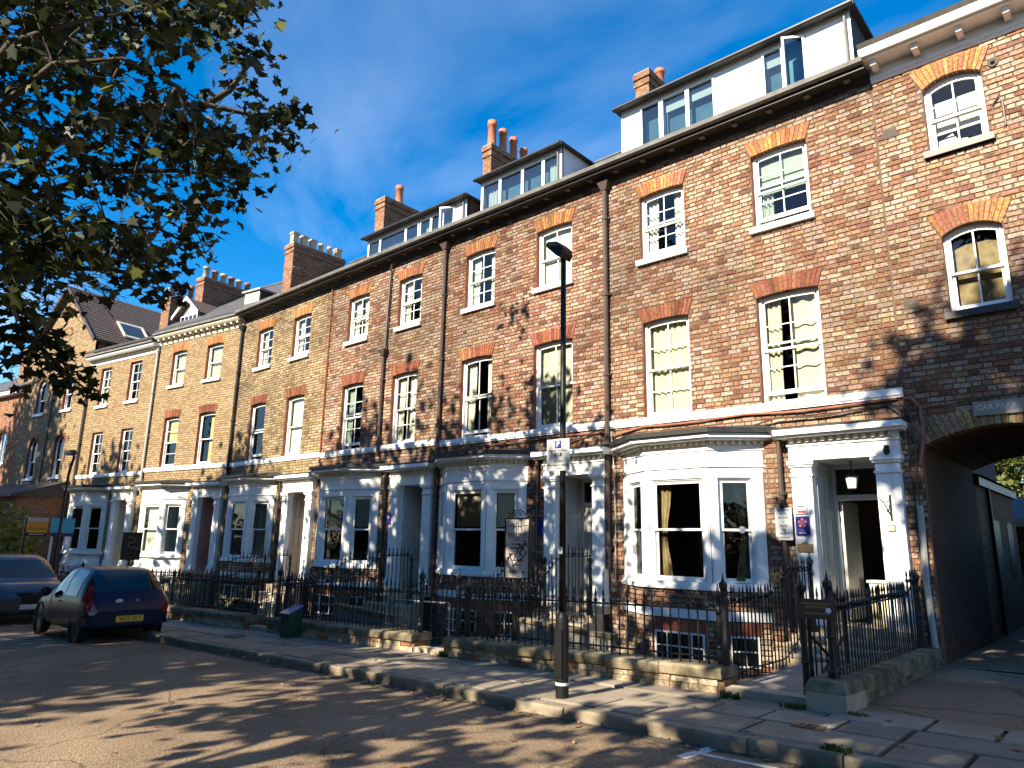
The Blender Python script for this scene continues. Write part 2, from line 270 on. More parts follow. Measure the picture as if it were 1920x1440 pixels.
# ------------------------------------------------------------------ mesh helpers
class MB:
    def __init__(s, off=(0, 0, 0), T=None):
        s.v = []; s.f = []; s.m = []; s.o = off; s.T = T
    def add(s, vs, fs, mi=0):
        n = len(s.v)
        for p in vs:
            if s.T: p = s.T(*p)
            s.v.append((p[0]+s.o[0], p[1]+s.o[1], p[2]+s.o[2]))
        for f in fs: s.f.append(tuple(i+n for i in f)); s.m.append(mi)
        return s
    def box(s, x0, x1, y0, y1, z0, z1, mi=0):
        return s.add([(x0,y0,z0),(x1,y0,z0),(x1,y1,z0),(x0,y1,z0),(x0,y0,z1),(x1,y0,z1),(x1,y1,z1),(x0,y1,z1)],
              [(0,3,2,1),(4,5,6,7),(0,1,5,4),(1,2,6,5),(2,3,7,6),(3,0,4,7)], mi)
    def prism(s, poly, z0, z1, mi=0):           # footprint polygon, counter-clockwise seen from above
        n = len(poly); vs = [(x,y,z0) for x,y in poly]+[(x,y,z1) for x,y in poly]
        fs = [tuple(range(n-1,-1,-1)), tuple(range(n,2*n))]+[(i,(i+1)%n,n+(i+1)%n,n+i) for i in range(n)]
        return s.add(vs, fs, mi)
    def xz(s, poly, y0, y1, mi=0):              # elevation polygon extruded in depth
        n = len(poly); vs = [(x,y0,z) for x,z in poly]+[(x,y1,z) for x,z in poly]
        fs = [tuple(range(n)), tuple(range(2*n-1,n-1,-1))]+[((i+1)%n,i,n+i,n+(i+1)%n) for i in range(n)]
        return s.add(vs, fs, mi)
    def yz(s, poly, x0, x1, mi=0):
        n = len(poly); vs = [(x0,y,z) for y,z in poly]+[(x1,y,z) for y,z in poly]
        fs = [tuple(range(n-1,-1,-1)), tuple(range(n,2*n))]+[(i,(i+1)%n,n+(i+1)%n,n+i) for i in range(n)]
        return s.add(vs, fs, mi)
    def quad(s, a, b, c, d, mi=0): return s.add([a,b,c,d], [(0,1,2,3)], mi)
    def tube(s, pts, r, n=6, mi=0):
        pts = [Vector(p) for p in pts]; k = len(pts); rr = r if isinstance(r, (list, tuple)) else [r]*k
        vs = []; prev = None
        for i, p in enumerate(pts):
            t = (pts[min(i+1,k-1)]-pts[max(i-1,0)]).normalized()
            if prev is None: a = t.orthogonal().normalized()
            else:
                a = prev - t*prev.dot(t)
                a = a.normalized() if a.length > 1e-6 else t.orthogonal().normalized()
            prev = a; b = t.cross(a)
            for j in range(n):
                q = 2*PI*(j+0.5)/n; w = p + (a*math.cos(q)+b*math.sin(q))*rr[i]; vs.append((w.x,w.y,w.z))
        fs = [(i*n+j, i*n+(j+1)%n, (i+1)*n+(j+1)%n, (i+1)*n+j) for i in range(k-1) for j in range(n)]
        fs += [tuple(range(n-1,-1,-1)), tuple((k-1)*n+j for j in range(n))]
        return s.add(vs, fs, mi)
    def lathe(s, prof, c=(0,0,0), n=12, mi=0, axis='z'):
        vs = []
        for r, h in prof:
            for j in range(n):
                q = 2*PI*(j+0.5)/n; a, b = r*math.cos(q), r*math.sin(q)
                vs.append({'z':(c[0]+a,c[1]+b,c[2]+h),'y':(c[0]+a,c[1]+h,c[2]+b),'x':(c[0]+h,c[1]+a,c[2]+b)}[axis])
        k = len(prof); fs = [(i*n+j, i*n+(j+1)%n, (i+1)*n+(j+1)%n, (i+1)*n+j) for i in range(k-1) for j in range(n)]
        fs += [tuple(range(n-1,-1,-1)), tuple((k-1)*n+j for j in range(n))]
        return s.add(vs, fs, mi)
    def mesh(s, name, mats, smooth=False):
        me = bpy.data.meshes.new(name); me.from_pydata(s.v, [], s.f)
        if isinstance(mats, str): mats = [mats]
        for q in mats: me.materials.append(M[q])
        if len(mats) > 1: me.polygons.foreach_set('material_index', s.m)
        if smooth: me.polygons.foreach_set('use_smooth', [True]*len(s.f))
        me.update(); return me
    def build(s, name, mats, parent=None, smooth=False, **kw):
        return obj(name, s.mesh(name, mats, smooth), parent, **kw)
def obj(name, me, parent=None, loc=None, rot=None, **props):
    o = bpy.data.objects.new(name, me); COL.objects.link(o)
    if parent is not None: o.parent = parent
    if loc is not None: o.location = loc
    if rot is not None: o.rotation_euler = rot
    for k_, v in props.items(): o[k_] = v
    return o
def thing(name, label, cat, loc=(0,0,0), rz=0.0, group=None):
    o = obj(name, None, None, loc, (0,0,rz), label=label, category=cat)
    if group: o['group'] = group
    return o
def tag(o, label, cat, group=None):
    o['label'] = label; o['category'] = cat
    if group: o['group'] = group
    return o
def structure(o): o['kind'] = 'structure'; return o
def text(body, size, material, parent, mtx, name='lettering', extrude=0.001, align='CENTER', sx=1.0):
    cu = bpy.data.curves.new('txt', 'FONT'); cu.body = body; cu.size = size; cu.align_x = align; cu.align_y = 'CENTER'; cu.extrude = extrude; cu.resolution_u = 2
    to = bpy.data.objects.new('txt', cu); COL.objects.link(to)
    me = bpy.data.meshes.new_from_object(to); bpy.data.objects.remove(to, do_unlink=True); bpy.data.curves.remove(cu)
    me.materials.clear(); me.materials.append(M[material])
    me.transform(mtx @ Matrix.Diagonal((sx, 1, 1, 1)))
    return obj(name, me, parent)
def face_mtx(x, y, z, rz=0.0):     # text standing upright, read from -Y (rz turns about z)
    return Matrix.Translation((x, y, z)) @ Matrix.Rotation(rz, 4, 'Z') @ Matrix.Rotation(PI/2, 4, 'X')
# ================================================================== the street
def gz(x): return 0.022*(max(-24.0, min(1.0, x))+5.5)
def bend(x): return 0.0 if x > -24.07 else -0.1512*(-24.07-x)
XS = [60, 30, 12, 6, 3, 1] + [1-0.9*i for i in range(1, 28)] + [-24.07, -26, -30, -36, -45, -60, -90, -140]
XS = sorted(set(XS))
def sheet(name, y0, y1, dz, material, xs=None, ny=1, jit=0.0):
    mb = MB(); xs = xs or XS; n = ny+1; vs = []; fs = []; r = random.Random(3)
    for x in xs:
        for j in range(n): vs.append((x, y0+(y1-y0)*j/ny+bend(x), gz(x)+dz+r.uniform(-jit, jit)))
    for i in range(len(xs)-1):
        for j in range(ny): fs.append((i*n+j, (i+1)*n+j, (i+1)*n+j+1, i*n+j+1))
    mb.add(vs, fs); return structure(mb.build(name, material))
mbg = MB(); gx = [-900, -24, 1, 900]
for i in range(3):
    a, b = gx[i], gx[i+1]; mbg.quad((a,-900,gz(a)-.62),(b,-900,gz(b)-.62),(b,900,gz(b)-.62),(a,900,gz(a)-.62))
structure(mbg.build('ground', 'soil'))
sheet('road', -1.6, 6.2, -0.12, 'asphalt', ny=8)
KY = 6.2
pav = sheet('pavement', KY+0.16, 8.35, -0.055, 'soil', xs=[x for x in XS if x <= 12]+[16])
sheet('near_pavement', -5.2, -1.6, 0.0, 'flag_c')
sheet('front_garden', 8.35, 12.02, -0.36, 'soil', xs=[x for x in XS if x <= -2.7]+[-2.7])
# kerb stones
kerb = MB(); kerb.box(-140, 15, KY+.03, KY+.10, -1.2, -0.75); kerb = structure(kerb.build('kerb', 'kerb_stone'))
x = 15.0; r = random.Random(5)
while x > -34:
    L_ = r.uniform(.75, 1.05); a, b = x-L_+.012, x; h = r.uniform(-.012, .008); oy = r.uniform(-.012, .012); mb = MB()
    fy0, fy1 = KY+oy, KY+.155
    def kz(xx, dz): return gz(xx)+dz
    mb.add([(a,fy0+bend(a),kz(a,-.3)),(b,fy0+bend(b),kz(b,-.3)),(b,fy1+bend(b),kz(b,-.3)),(a,fy1+bend(a),kz(a,-.3)),
            (a,fy0+.012+bend(a),kz(a,h-.004)),(b,fy0+.012+bend(b),kz(b,h-.004)),(b,fy1+bend(b),kz(b,h)),(a,fy1+bend(a),kz(a,h)),
            (a,fy0+bend(a),kz(a,h-.03)),(b,fy0+bend(b),kz(b,h-.03))],
           [(0,3,2,1),(4,5,6,7),(0,1,9,8),(8,9,5,4),(1,2,6,5,9),(2,3,7,6),(3,0,8,4,7)])
    mb.build('kerb_stone', 'kerb_stone', kerb); x -= L_
# flagstones
def flags(y0, y1, xa, xb, seed):
    r = random.Random(seed); x = xa
    while x > xb:
        w = r.choice([.55, .7, .85, 1.0, 1.15]); a, b = x-w, x; g = r.uniform(.014, .026); t = r.uniform(-.008, .008)
        e = [r.uniform(-.007, .007) for _ in range(4)]
        mb = MB(); vs = []
        for zz, ins in ((-.09, 0), (-.008, 0), (0, .012)):
            for i, (px, py) in enumerate(((a+g+ins, y0+g+ins), (b-g-ins, y0+g+ins), (b-g-ins, y1-g-ins), (a+g+ins, y1-g-ins))):
                vs.append((px+e[i]*.6, py+e[(i+1)%4]+bend(px), gz(px)+zz+t+e[i]*.4))
        fs = [(0,3,2,1),(8,9,10,11)]
        for k in (0, 4): fs += [(k+i, k+(i+1)%4, k+4+(i+1)%4, k+4+i) for i in range(4)]
        mb.add(vs, fs); mb.build('flagstone', r.choice(['flag','flag','flag_b','flag_c']), pav); x -= w
flags(KY+.16, 6.98, 15.0, -25, 1); flags(6.98, 7.52, 14.8, -25, 2); flags(7.52, 8.12, 15.0, -25, 3)
# passage surface under and beyond the arch
mb = MB()
for (a, b, y0, y1) in ((-2.62, 16.0, 8.12, 12.0), (-2.62, -0.3, 12.0, 40.0)):
    mb.quad((a,y0,gz(a)+.004),(b,y0,gz(b)+.004),(b,y1,gz(b)+.004),(a,y1,gz(a)+.004))
structure(mb.build('passage', 'asphalt'))
# painted parking-bay mark on the road
mb = MB()
def mark(pts, dz=-0.116):
    mb.add([(px, py, gz(px)+dz) for px, py in pts], [(0,1,2,3)])
mark([(-3.25,5.72),(-3.14,5.70),(-3.08,6.16),(-3.19,6.18)]); mark([(-3.12,5.90),(-1.0,5.90),(-1.0,5.97),(-3.12,5.97)])
structure(mb.build('road_marking', 'paint_line'))
mb = MB(); r = random.Random(31); pa = []
for i in range(60):
    xx = 2-.45*i; mb_w = .13+.07*math.sin(i*1.7)+r.uniform(-.03,.03); pa.append((xx, mb_w))
for (p, q) in zip(pa[:-1], pa[1:]): mb.quad((q[0],KY-q[1],gz(q[0])-.117),(p[0],KY-p[1],gz(p[0])-.117),(p[0],KY+.01,gz(p[0])-.117),(q[0],KY+.01,gz(q[0])-.117))
structure(mb.build('gutter_channel', 'gutter_grit'))
mb = MB(); r = random.Random(32)
for i in range(420):
    xx = r.uniform(-16, 1.5); gut = r.random() < .5; yy = KY-abs(r.gauss(0,.12))-.02 if gut else r.uniform(1.5, 8.0); zz = gz(xx)-.112 if yy < KY else gz(xx)+.006
    if 6.18 < yy < 6.4: continue
    sz = r.uniform(.02,.055); a = r.uniform(0,2*PI); c_, s_ = math.cos(a)*sz, math.sin(a)*sz
    mb.add([(xx-c_,yy-s_,zz+.001),(xx+s_*.6,yy-c_*.6,zz+.004+r.uniform(0,.012)),(xx+c_,yy+s_,zz+.002+r.uniform(0,.02)),(xx-s_*.6,yy+c_*.6,zz+.004)], [(0,1,2,3)])
o_ = mb.build('fallen_leaves', 'dead_leaf'); o_['kind'] = 'stuff'; o_['label'] = 'scattered brown fallen leaves along the gutter and road'; o_['category'] = 'leaves'
# drain cover in the flags
mb = MB(); mb.box(-2.72, -2.42, 6.86, 7.06, gz(-2.55)-.02, gz(-2.55)+.012); 
for i in range(4): mb.box(-2.70+.07*i, -2.66+.07*i, 6.88, 7.04, gz(-2.55)+.012, gz(-2.55)+.018)
tag(mb.build('drain_cover', 'cover_iron'), 'small rusty iron access cover set in the flagstones near the gate', 'drain cover')
mb = MB(); mb.lathe([(.2,-.02),(.2,.010),(.17,.012),(.17,.006),(0.02,.006)], (-13.3, 7.1, gz(-13.3)), 20)
tag(mb.build('manhole_cover', 'cover_iron'), 'dark round manhole cover in the pavement before the second gate', 'manhole cover')

# weeds along wall feet
def tuft(name, label, c, n, h, spread, material, seed):
    r = random.Random(seed); mb = MB()
    for i in range(n):
        a = r.uniform(0, 2*PI); d = r.uniform(0, spread); x, y = c[0]+math.cos(a)*d, c[1]+math.sin(a)*d*.5
        hh = h*r.uniform(.4, 1); lx, ly = r.uniform(-.6,.6)*hh, r.uniform(-.6,.3)*hh; w = r.uniform(.004, .012); q = r.uniform(0, PI)
        dx, dy = math.cos(q)*w, math.sin(q)*w
        mb.add([(x-dx,y-dy,c[2]),(x+dx,y+dy,c[2]),(x+dx+lx*.5,y+dy+ly*.5,c[2]+hh*.65),(x-dx+lx*.5,y-dy+ly*.5,c[2]+hh*.65),(x+lx,y+ly,c[2]+hh*.9)], [(0,1,2,3),(3,2,4)])
    o = mb.build(name, material); o['kind'] = 'stuff'; o['label'] = label; o['category'] = 'weeds'; return o
for i, (wx, wy, n, h, lb) in enumerate(((-3.72,7.78,90,.14,'green weeds at the foot of the first gatepost'),(-3.02,7.72,90,.13,'green weeds beside the end block of the low wall'),(-8.42,7.9,110,.16,'green weeds at the wall end by the second gate'),
                   (-2.42,7.78,60,.09,'grass tuft at the corner of the stone end block'),(-2.15,6.30,120,.10,'grass growing in the kerb joint by the flagstones'),(-12.9,7.98,120,.10,'moss and weeds round the green utility box'))):
    tuft('weeds', lb, (wx, wy, gz(wx)-.01), n, h*.7, .13, 'leaf_light' if i % 2 else 'grass', i)
# ================================================================== brick laying
BR_MESH = {}
def palette(kind, r):
    q = r.random()
    if kind == 'red':
        if q < .46: c = (.52, .385, .275)
        elif q < .72: c = (.45, .275, .17)
        elif q < .93: c = (.37, .185, .11)
        else: c = (.25, .12, .08)
    elif kind == 'rosy':
        if q < .40: c = (.50, .36, .255)
        elif q < .70: c = (.42, .24, .15)
        elif q < .93: c = (.34, .155, .095)
        else: c = (.22, .10, .07)
    else:
        if q < .55: c = (.51, .40, .24)
        elif q < .82: c = (.44, .315, .165)
        else: c = (.34, .225, .115)
    k = r.uniform(.78, 1.18)*.61; return (c[0]*k*.98, c[1]*k*.98*r.uniform(.93,1.07), c[2]*k*r.uniform(.88,1.12))
CH, JT, SL, HL = 0.085, 0.014, 0.228, 0.108
def brick_verts(w, h, d, r):
    j = lambda: r.uniform(-.004, .004)
    x0, x1, z0, z1 = -w/2, w/2, -h/2, h/2; b = .005
    return [(x0+b+j(),0+j()*.5,z0+b+j()),(x1-b+j(),0+j()*.5,z0+b+j()),(x1-b+j(),0+j()*.5,z1-b+j()),(x0+b+j(),0+j()*.5,z1-b+j()),
            (x0,d,z0),(x1,d,z0),(x1,d,z1),(x0,d,z1)]
BF = [(0,1,2,3),(1,0,4,5),(2,1,5,6),(3,2,6,7),(0,3,7,4)]
def colour_mesh(me, cols):
    at = me.color_attributes.new('Col', 'FLOAT_COLOR', 'POINT'); at.data.foreach_set('color', np.array(cols, dtype=np.float32).ravel())
def brick_variants(kind):
    if kind in BR_MESH: return BR_MESH[kind]
    out = {}; r = random.Random({'red': 11, 'buff': 12, 'rosy': 13}[kind])
    for nm, w in (('s', SL), ('h', HL)):
        out[nm] = []
        for i in range(22):
            me = bpy.data.meshes.new('brick'); me.from_pydata(brick_verts(w, CH-JT, .03, r), [], BF); me.materials.append(M['brick']); c = palette(kind, r)
            colour_mesh(me, [(*c, 1)]*8); out[nm].append(me)
    BR_MESH[kind] = out; return out
class Bricks:
    """bricks of one house, in the house's own coordinates"""
    def __init__(s, kind, seed): s.items = []; s.kind = kind; s.r = random.Random(seed)
    def panel(s, a, b, z0, z1, holes=(), T=None, cover=None):
        P_ = SL+HL+2*JT; k = 0; z = z0
        while z+CH*.55 < z1:
            zc = z+CH/2; h = min(CH, z1-z)-JT; iv = [(a, b)]
            for hf in holes:
                q = hf(zc)
                if q is None: continue
                nv = []
                for (u, v) in iv:
                    if q[1] <= u or q[0] >= v: nv.append((u, v)); continue
                    if q[0] > u: nv.append((u, q[0]))
                    if q[1] < v: nv.append((q[1], v))
                iv = nv
            ph = (round(z/CH) % 2)*(P_/2)+s.r.uniform(-.012, .012)
            for (u, v) in iv:
                i = math.floor((u-ph)/P_)
                while True:
                    st = ph+i*P_
                    if st > v: break
                    for (o, w, nm) in ((0, SL, 's'), (SL+JT, HL, 'h')):
                        p, q2 = max(u+JT*.5, st+o), min(v-JT*.5, st+o+w)
                        if q2-p < .03: continue
                        full = (q2-p) > w-1e-4 and h > CH-JT-1e-4
                        s.items.append(((p+q2)/2, zc if h > CH-JT-1e-4 else z+h/2+JT/2, q2-p, h, nm if full else None, T))
                    i += 1
            z += CH; k += 1
    def build(s, house, s0, camw):
        """camw: function giving distance to the camera"""
        V = brick_variants(s.kind); flat = [it for it in s.items if it[4] and it[5] is None]
        flat.sort(key=lambda it: camw(it[0], it[1])); top = flat[:300]; ids = set(map(id, top)); r = s.r
        for (xc, zc, w, h, nm, T) in top:
            obj('brick', r.choice(V[nm]), house, (xc-s0, r.uniform(-.004, .003), zc), (r.uniform(-.01,.01), r.uniform(-.008,.008), r.uniform(-.01,.01)))
        vs = []; fs = []; cs = []
        for it in s.items:
            if id(it) in ids: continue
            xc, zc, w, h, nm, T = it; n = len(vs); oy = r.uniform(-.004, .003); c = palette(s.kind, r)
            for p in brick_verts(w, h, .03, r):
                q = (p[0]+xc, p[1]+oy, p[2]+zc)
                if T: q = T(q[0], q[1], q[2])
                vs.append((q[0]-s0, q[1], q[2])); cs.append((*c, 1))
            fs += [tuple(i+n for i in f) for f in BF]
        me = bpy.data.meshes.new('bricks'); me.from_pydata(vs, [], fs); me.materials.append(M['brick']); colour_mesh(me, cs)
        o = obj('brickwork', me, house); o['kind'] = 'stuff'; return o

# ================================================================== house builder
def wall_panel(mb, a, b, z0, z1, rects, y, depth):
    """front sheet with rectangular openings and their reveals (slot 1)"""
    xs = sorted({a, b, *[v for h in rects for v in h[:2]]}); zs = sorted({z0, z1, *[v for h in rects for v in h[2:]]})
    for i in range(len(xs)-1):
        for j in range(len(zs)-1):
            cx, cz = (xs[i]+xs[i+1])/2, (zs[j]+zs[j+1])/2
            if any(h[0] < cx < h[1] and h[2] < cz < h[3] for h in rects): continue
            mb.quad((xs[i],y,zs[j]),(xs[i+1],y,zs[j]),(xs[i+1],y,zs[j+1]),(xs[i],y,zs[j+1]))
    for (p, q, r0, r1) in rects:
        mb.quad((p,y,r0),(p,y,r1),(p,depth,r1),(p,depth,r0),1); mb.quad((q,y,r1),(q,y,r0),(q,depth,r0),(q,depth,r1),1)
        mb.quad((p,y,r1),(q,y,r1),(q,depth,r1),(p,depth,r1),1); mb.quad((q,y,r0),(p,y,r0),(p,depth,r0),(q,depth,r0),1)
VOU = {}
def arch_curve(w, rise):
    """height of a segmental soffit above its springing at offset x from the middle"""
    if rise < 1e-4: return lambda x: 0.0
    R = (w*w/4+rise*rise)/(2*rise); return lambda x: math.sqrt(max(R*R-x*x, 0))-(R-rise)
def lintel(house, s0, x0, x1, zs, rise, h, colkey, depth=.13, splay=.11, n=None, tone=None):
    """gauged brick head: backing part with one voussoir object per brick"""
    w = x1-x0; xc = (x0+x1)/2; f = arch_curve(w, rise); n = n or max(9, round(w/.072)); g = .0065
    bx = MB((xc-s0, 0, 0)); top = []; bot = []
    for i in range(n+1):
        t = i/n*2-1; xb = t*w/2; xt = t*(w/2+splay); bot.append((xb, zs+f(xb))); top.append((xt, zs+f(xb)*.6+h))
    bx.xz(bot+top[::-1], .004, depth-.02)
    lo = bx.build('lintel', 'mortar_red', house)
    r = random.Random(int(abs(x0)*100)+int(zs*10)); pal = {'orange': (.36,.15,.062), 'red': (.29,.115,.058), 'dark': (.23,.08,.045), 'buff': (.52,.30,.12), 'brown': (.30,.20,.11)}
    for i in range(n):
        (a0, b0), (a1, b1) = bot[i], bot[i+1]; (c0, d0), (c1, d1) = top[i], top[i+1]
        y0 = r.uniform(-.010, -.005)
        me = bpy.data.meshes.new('voussoir')
        p = [(a0+g,b0),(a1-g,b1),(c1-g,d1),(c0+g,d0)]
        me.from_pydata([(u+xc-s0, y0, v) for u, v in p]+[(u+xc-s0, depth, v) for u, v in p], [], [(0,1,2,3),(1,0,4,5),(2,1,5,6),(3,2,6,7),(0,3,7,4),(7,6,5,4)])
        me.materials.append(M['brick']); c = pal[colkey if tone is None else tone(i/(n-1))]; k = r.uniform(.62, 1.25); c = (c[0]*k, c[1]*k*r.uniform(.85,1.2), c[2]*k*r.uniform(.8,1.3))
        colour_mesh(me, [(*c, 1)]*8); obj('voussoir', me, lo)
    return lambda z, x0=x0, x1=x1, zs=zs, h=h: None if not (zs-.01 < z < zs+h) else (x0-splay*(z-zs)/h, x1+splay*(z-zs)/h)
def curtain(parent, s0, x0, x1, z0, z1, y, material, folds=5, gather=0.0, name='curtain'):
    mb = MB((-s0, 0, 0)); n = folds*6; vs = []; rows = 6
    for j in range(rows+1):
        t = j/rows; z = z0+(z1-z0)*t
        for i in range(n+1):
            u = i/n; gx = gather*(1-t)**2*(.5-abs(.35-t)) if gather else 0
            vs.append((x0+(x1-x0)*u*(1-gx), y+.022*math.sin(u*folds*2*PI)+.006*math.sin(u*17+t*4), z))
    fs = [(j*(n+1)+i, j*(n+1)+i+1, (j+1)*(n+1)+i+1, (j+1)*(n+1)+i) for j in range(rows) for i in range(n)]
    mb.add(vs, fs); return mb.build(name, material, parent, smooth=True)
def sash_pair(parent, T, w, z0, z1, cols, rows, yo, glass='glass', lift=0.0, meet=.5, fr=.045, o=(0,0,0), bar=.022, curve=None):
    """upper and lower sash with panes; local u from 0..w, depth d (positive inwards)"""
    zm = z0+(z1-z0)*meet; st = .045
    for nm, a, b, dy in (('upper_sash', zm-.02, z1, yo), ('lower_sash', z0+lift, zm+.02+lift, yo+.04)):
        mb = MB(o, T); d0, d1 = dy, dy+.035
        br = .075 if nm == 'lower_sash' else .04
        if curve and nm == 'upper_sash':
            n = 8; mb.xz([(w*i/n, b+curve(w*i/n-w/2)-.045) for i in range(n+1)]+[(w*i/n, b+curve(w*i/n-w/2)) for i in range(n, -1, -1)], d0, d1)
            top = b-.04
        else: mb.box(st, w-st, d0, d1, b-.04, b); top = b-.04
        mb.box(0, st, d0, d1, a, b); mb.box(w-st, w, d0, d1, a, b); mb.box(st, w-st, d0, d1, a, a+br)
        for i in range(1, cols): xx = st+(w-2*st)*i/cols; mb.box(xx-bar/2, xx+bar/2, d0+.004, d1-.004, a+br, top+(.12 if curve and nm == 'upper_sash' else 0))
        for j in range(1, rows): zz = a+br+(top-a-br)*j/rows; mb.box(st, w-st, d0+.006, d1-.006, zz-bar*.4, zz+bar*.4)
        so = mb.build(nm, 'white_sash', parent)
        for i in range(cols):
            for j in range(rows):
                p = MB(o, T); xa, xb = st+(w-2*st)*i/cols, st+(w-2*st)*(i+1)/cols; za, zb = a+br+(top-a-br)*j/rows, a+br+(top-a-br)*(j+1)/rows
                if curve and nm == 'upper_sash' and j == rows-1:
                    cz = lambda u: b+curve(u-w/2)-.045
                    p.add([(xa,dy+.018,za),(xb,dy+.018,za),(xb,dy+.018,cz(xb)),((xa+xb)/2,dy+.018,cz((xa+xb)/2)),(xa,dy+.018,cz(xa))], [(0,1,2,3,4)])
                else: p.quad((xa,dy+.018,za),(xb,dy+.018,za),(xb,dy+.018,zb),(xa,dy+.018,zb))
                p.build('pane', glass, parent)
def window(house, s0, x0, x1, z0, z1, cols=2, rows=2, cont='', lift=0.0, rise=.035, sill='white', cm='curtain_cream', meet=.5, glass='glass'):
    """sash window in a brick opening; z1 is the springing of the head"""
    w = x1-x0; e = .004; cv = arch_curve(w, rise); o = (x0-s0, 0, 0); d0 = .105
    mb = MB(o); n = 8
    mb.box(e, .055, d0, d0+.10, z0, z1+cv(-w/2+.05)); mb.box(w-.055, w-e, d0, d0+.10, z0, z1+cv(-w/2+.05))
    mb.xz([(e+(w-2*e)*i/n, z1+cv((w-2*e)*(i/n-.5))-.06) for i in range(n+1)]+[(e+(w-2*e)*i/n, z1+cv((w-2*e)*(i/n-.5))+.02) for i in range(n, -1, -1)], d0+.002, d0+.098)
    mb.box(.05, w-.05, d0+.003, d0+.12, z0, z0+.045)
    wo = mb.build('window', 'white_sash', house)
    T = lambda u, d, z: (u+.055, d, z)
    sash_pair(wo, T, w-.11, z0+.045, z1-.055, cols, rows, d0+.018, glass, lift, meet, o=o, curve=(lambda u: cv(u)) if rise > .01 else None)
    if sill:
        m2 = MB(o); k = .07 if sill != 'string' else -.005
        if sill == 'string': m2.box(.004, w-.004, -.03, .12, z0-.035, z0-.003)
        else: m2.box(-k, w+k, -.075, .12, z0-.115, z0-.003)
        m2.build('sill', 'white_paint' if sill in ('white', 'string') else ('black_gutter' if sill == 'black' else 'stone_step'), wo)
    y = d0+.14; so = s0
    if 'L' in cont: curtain(wo, so, x0+.05, x0+.05+w*.27, z0+.02, z1, y, cm, 3, .5)
    if 'R' in cont: curtain(wo, so, x1-.05-w*.27, x1-.05, z0+.02, z1, y, cm, 3)
    if 'W' in cont: curtain(wo, so, x1-.05-w*.46, x1-.05, z0+.02, z1, y, cm, 2)
    if 'F' in cont: curtain(wo, so, x0+.05, x1-.05, z0+.02, z1, y, cm, 7)
    if 'B' in cont:
        m3 = MB(o); m3.box(.06, w-.06, y-.012, y-.006, z0+.03, z1); m3.box(.06, w-.06, y-.02, y, z0+.03, z0+.05); m3.build('blind', cm, wo)
    if 'T' in cont:
        m3 = MB(o); zt = z0+(z1-z0)*.5; m3.box(.06, w-.06, y-.012, y-.006, zt, z1); m3.box(.06, w-.06, y-.02, y, zt-.02, zt); m3.build('blind', cm, wo)
    if 'H' in cont:
        m3 = MB(o); m3.box(w*.48, w-.06, y-.012, y-.006, z0+.05, z1-.12); m3.build('blind', cm, wo)
    return wo
def bay_poly(wl, fl, fr, wr, D, off, back=.02):
    q = off*.55; return [(wl-off*1.35, back), (fl-q, -D-off), (fr+q, -D-off), (wr+off*1.35, back)]
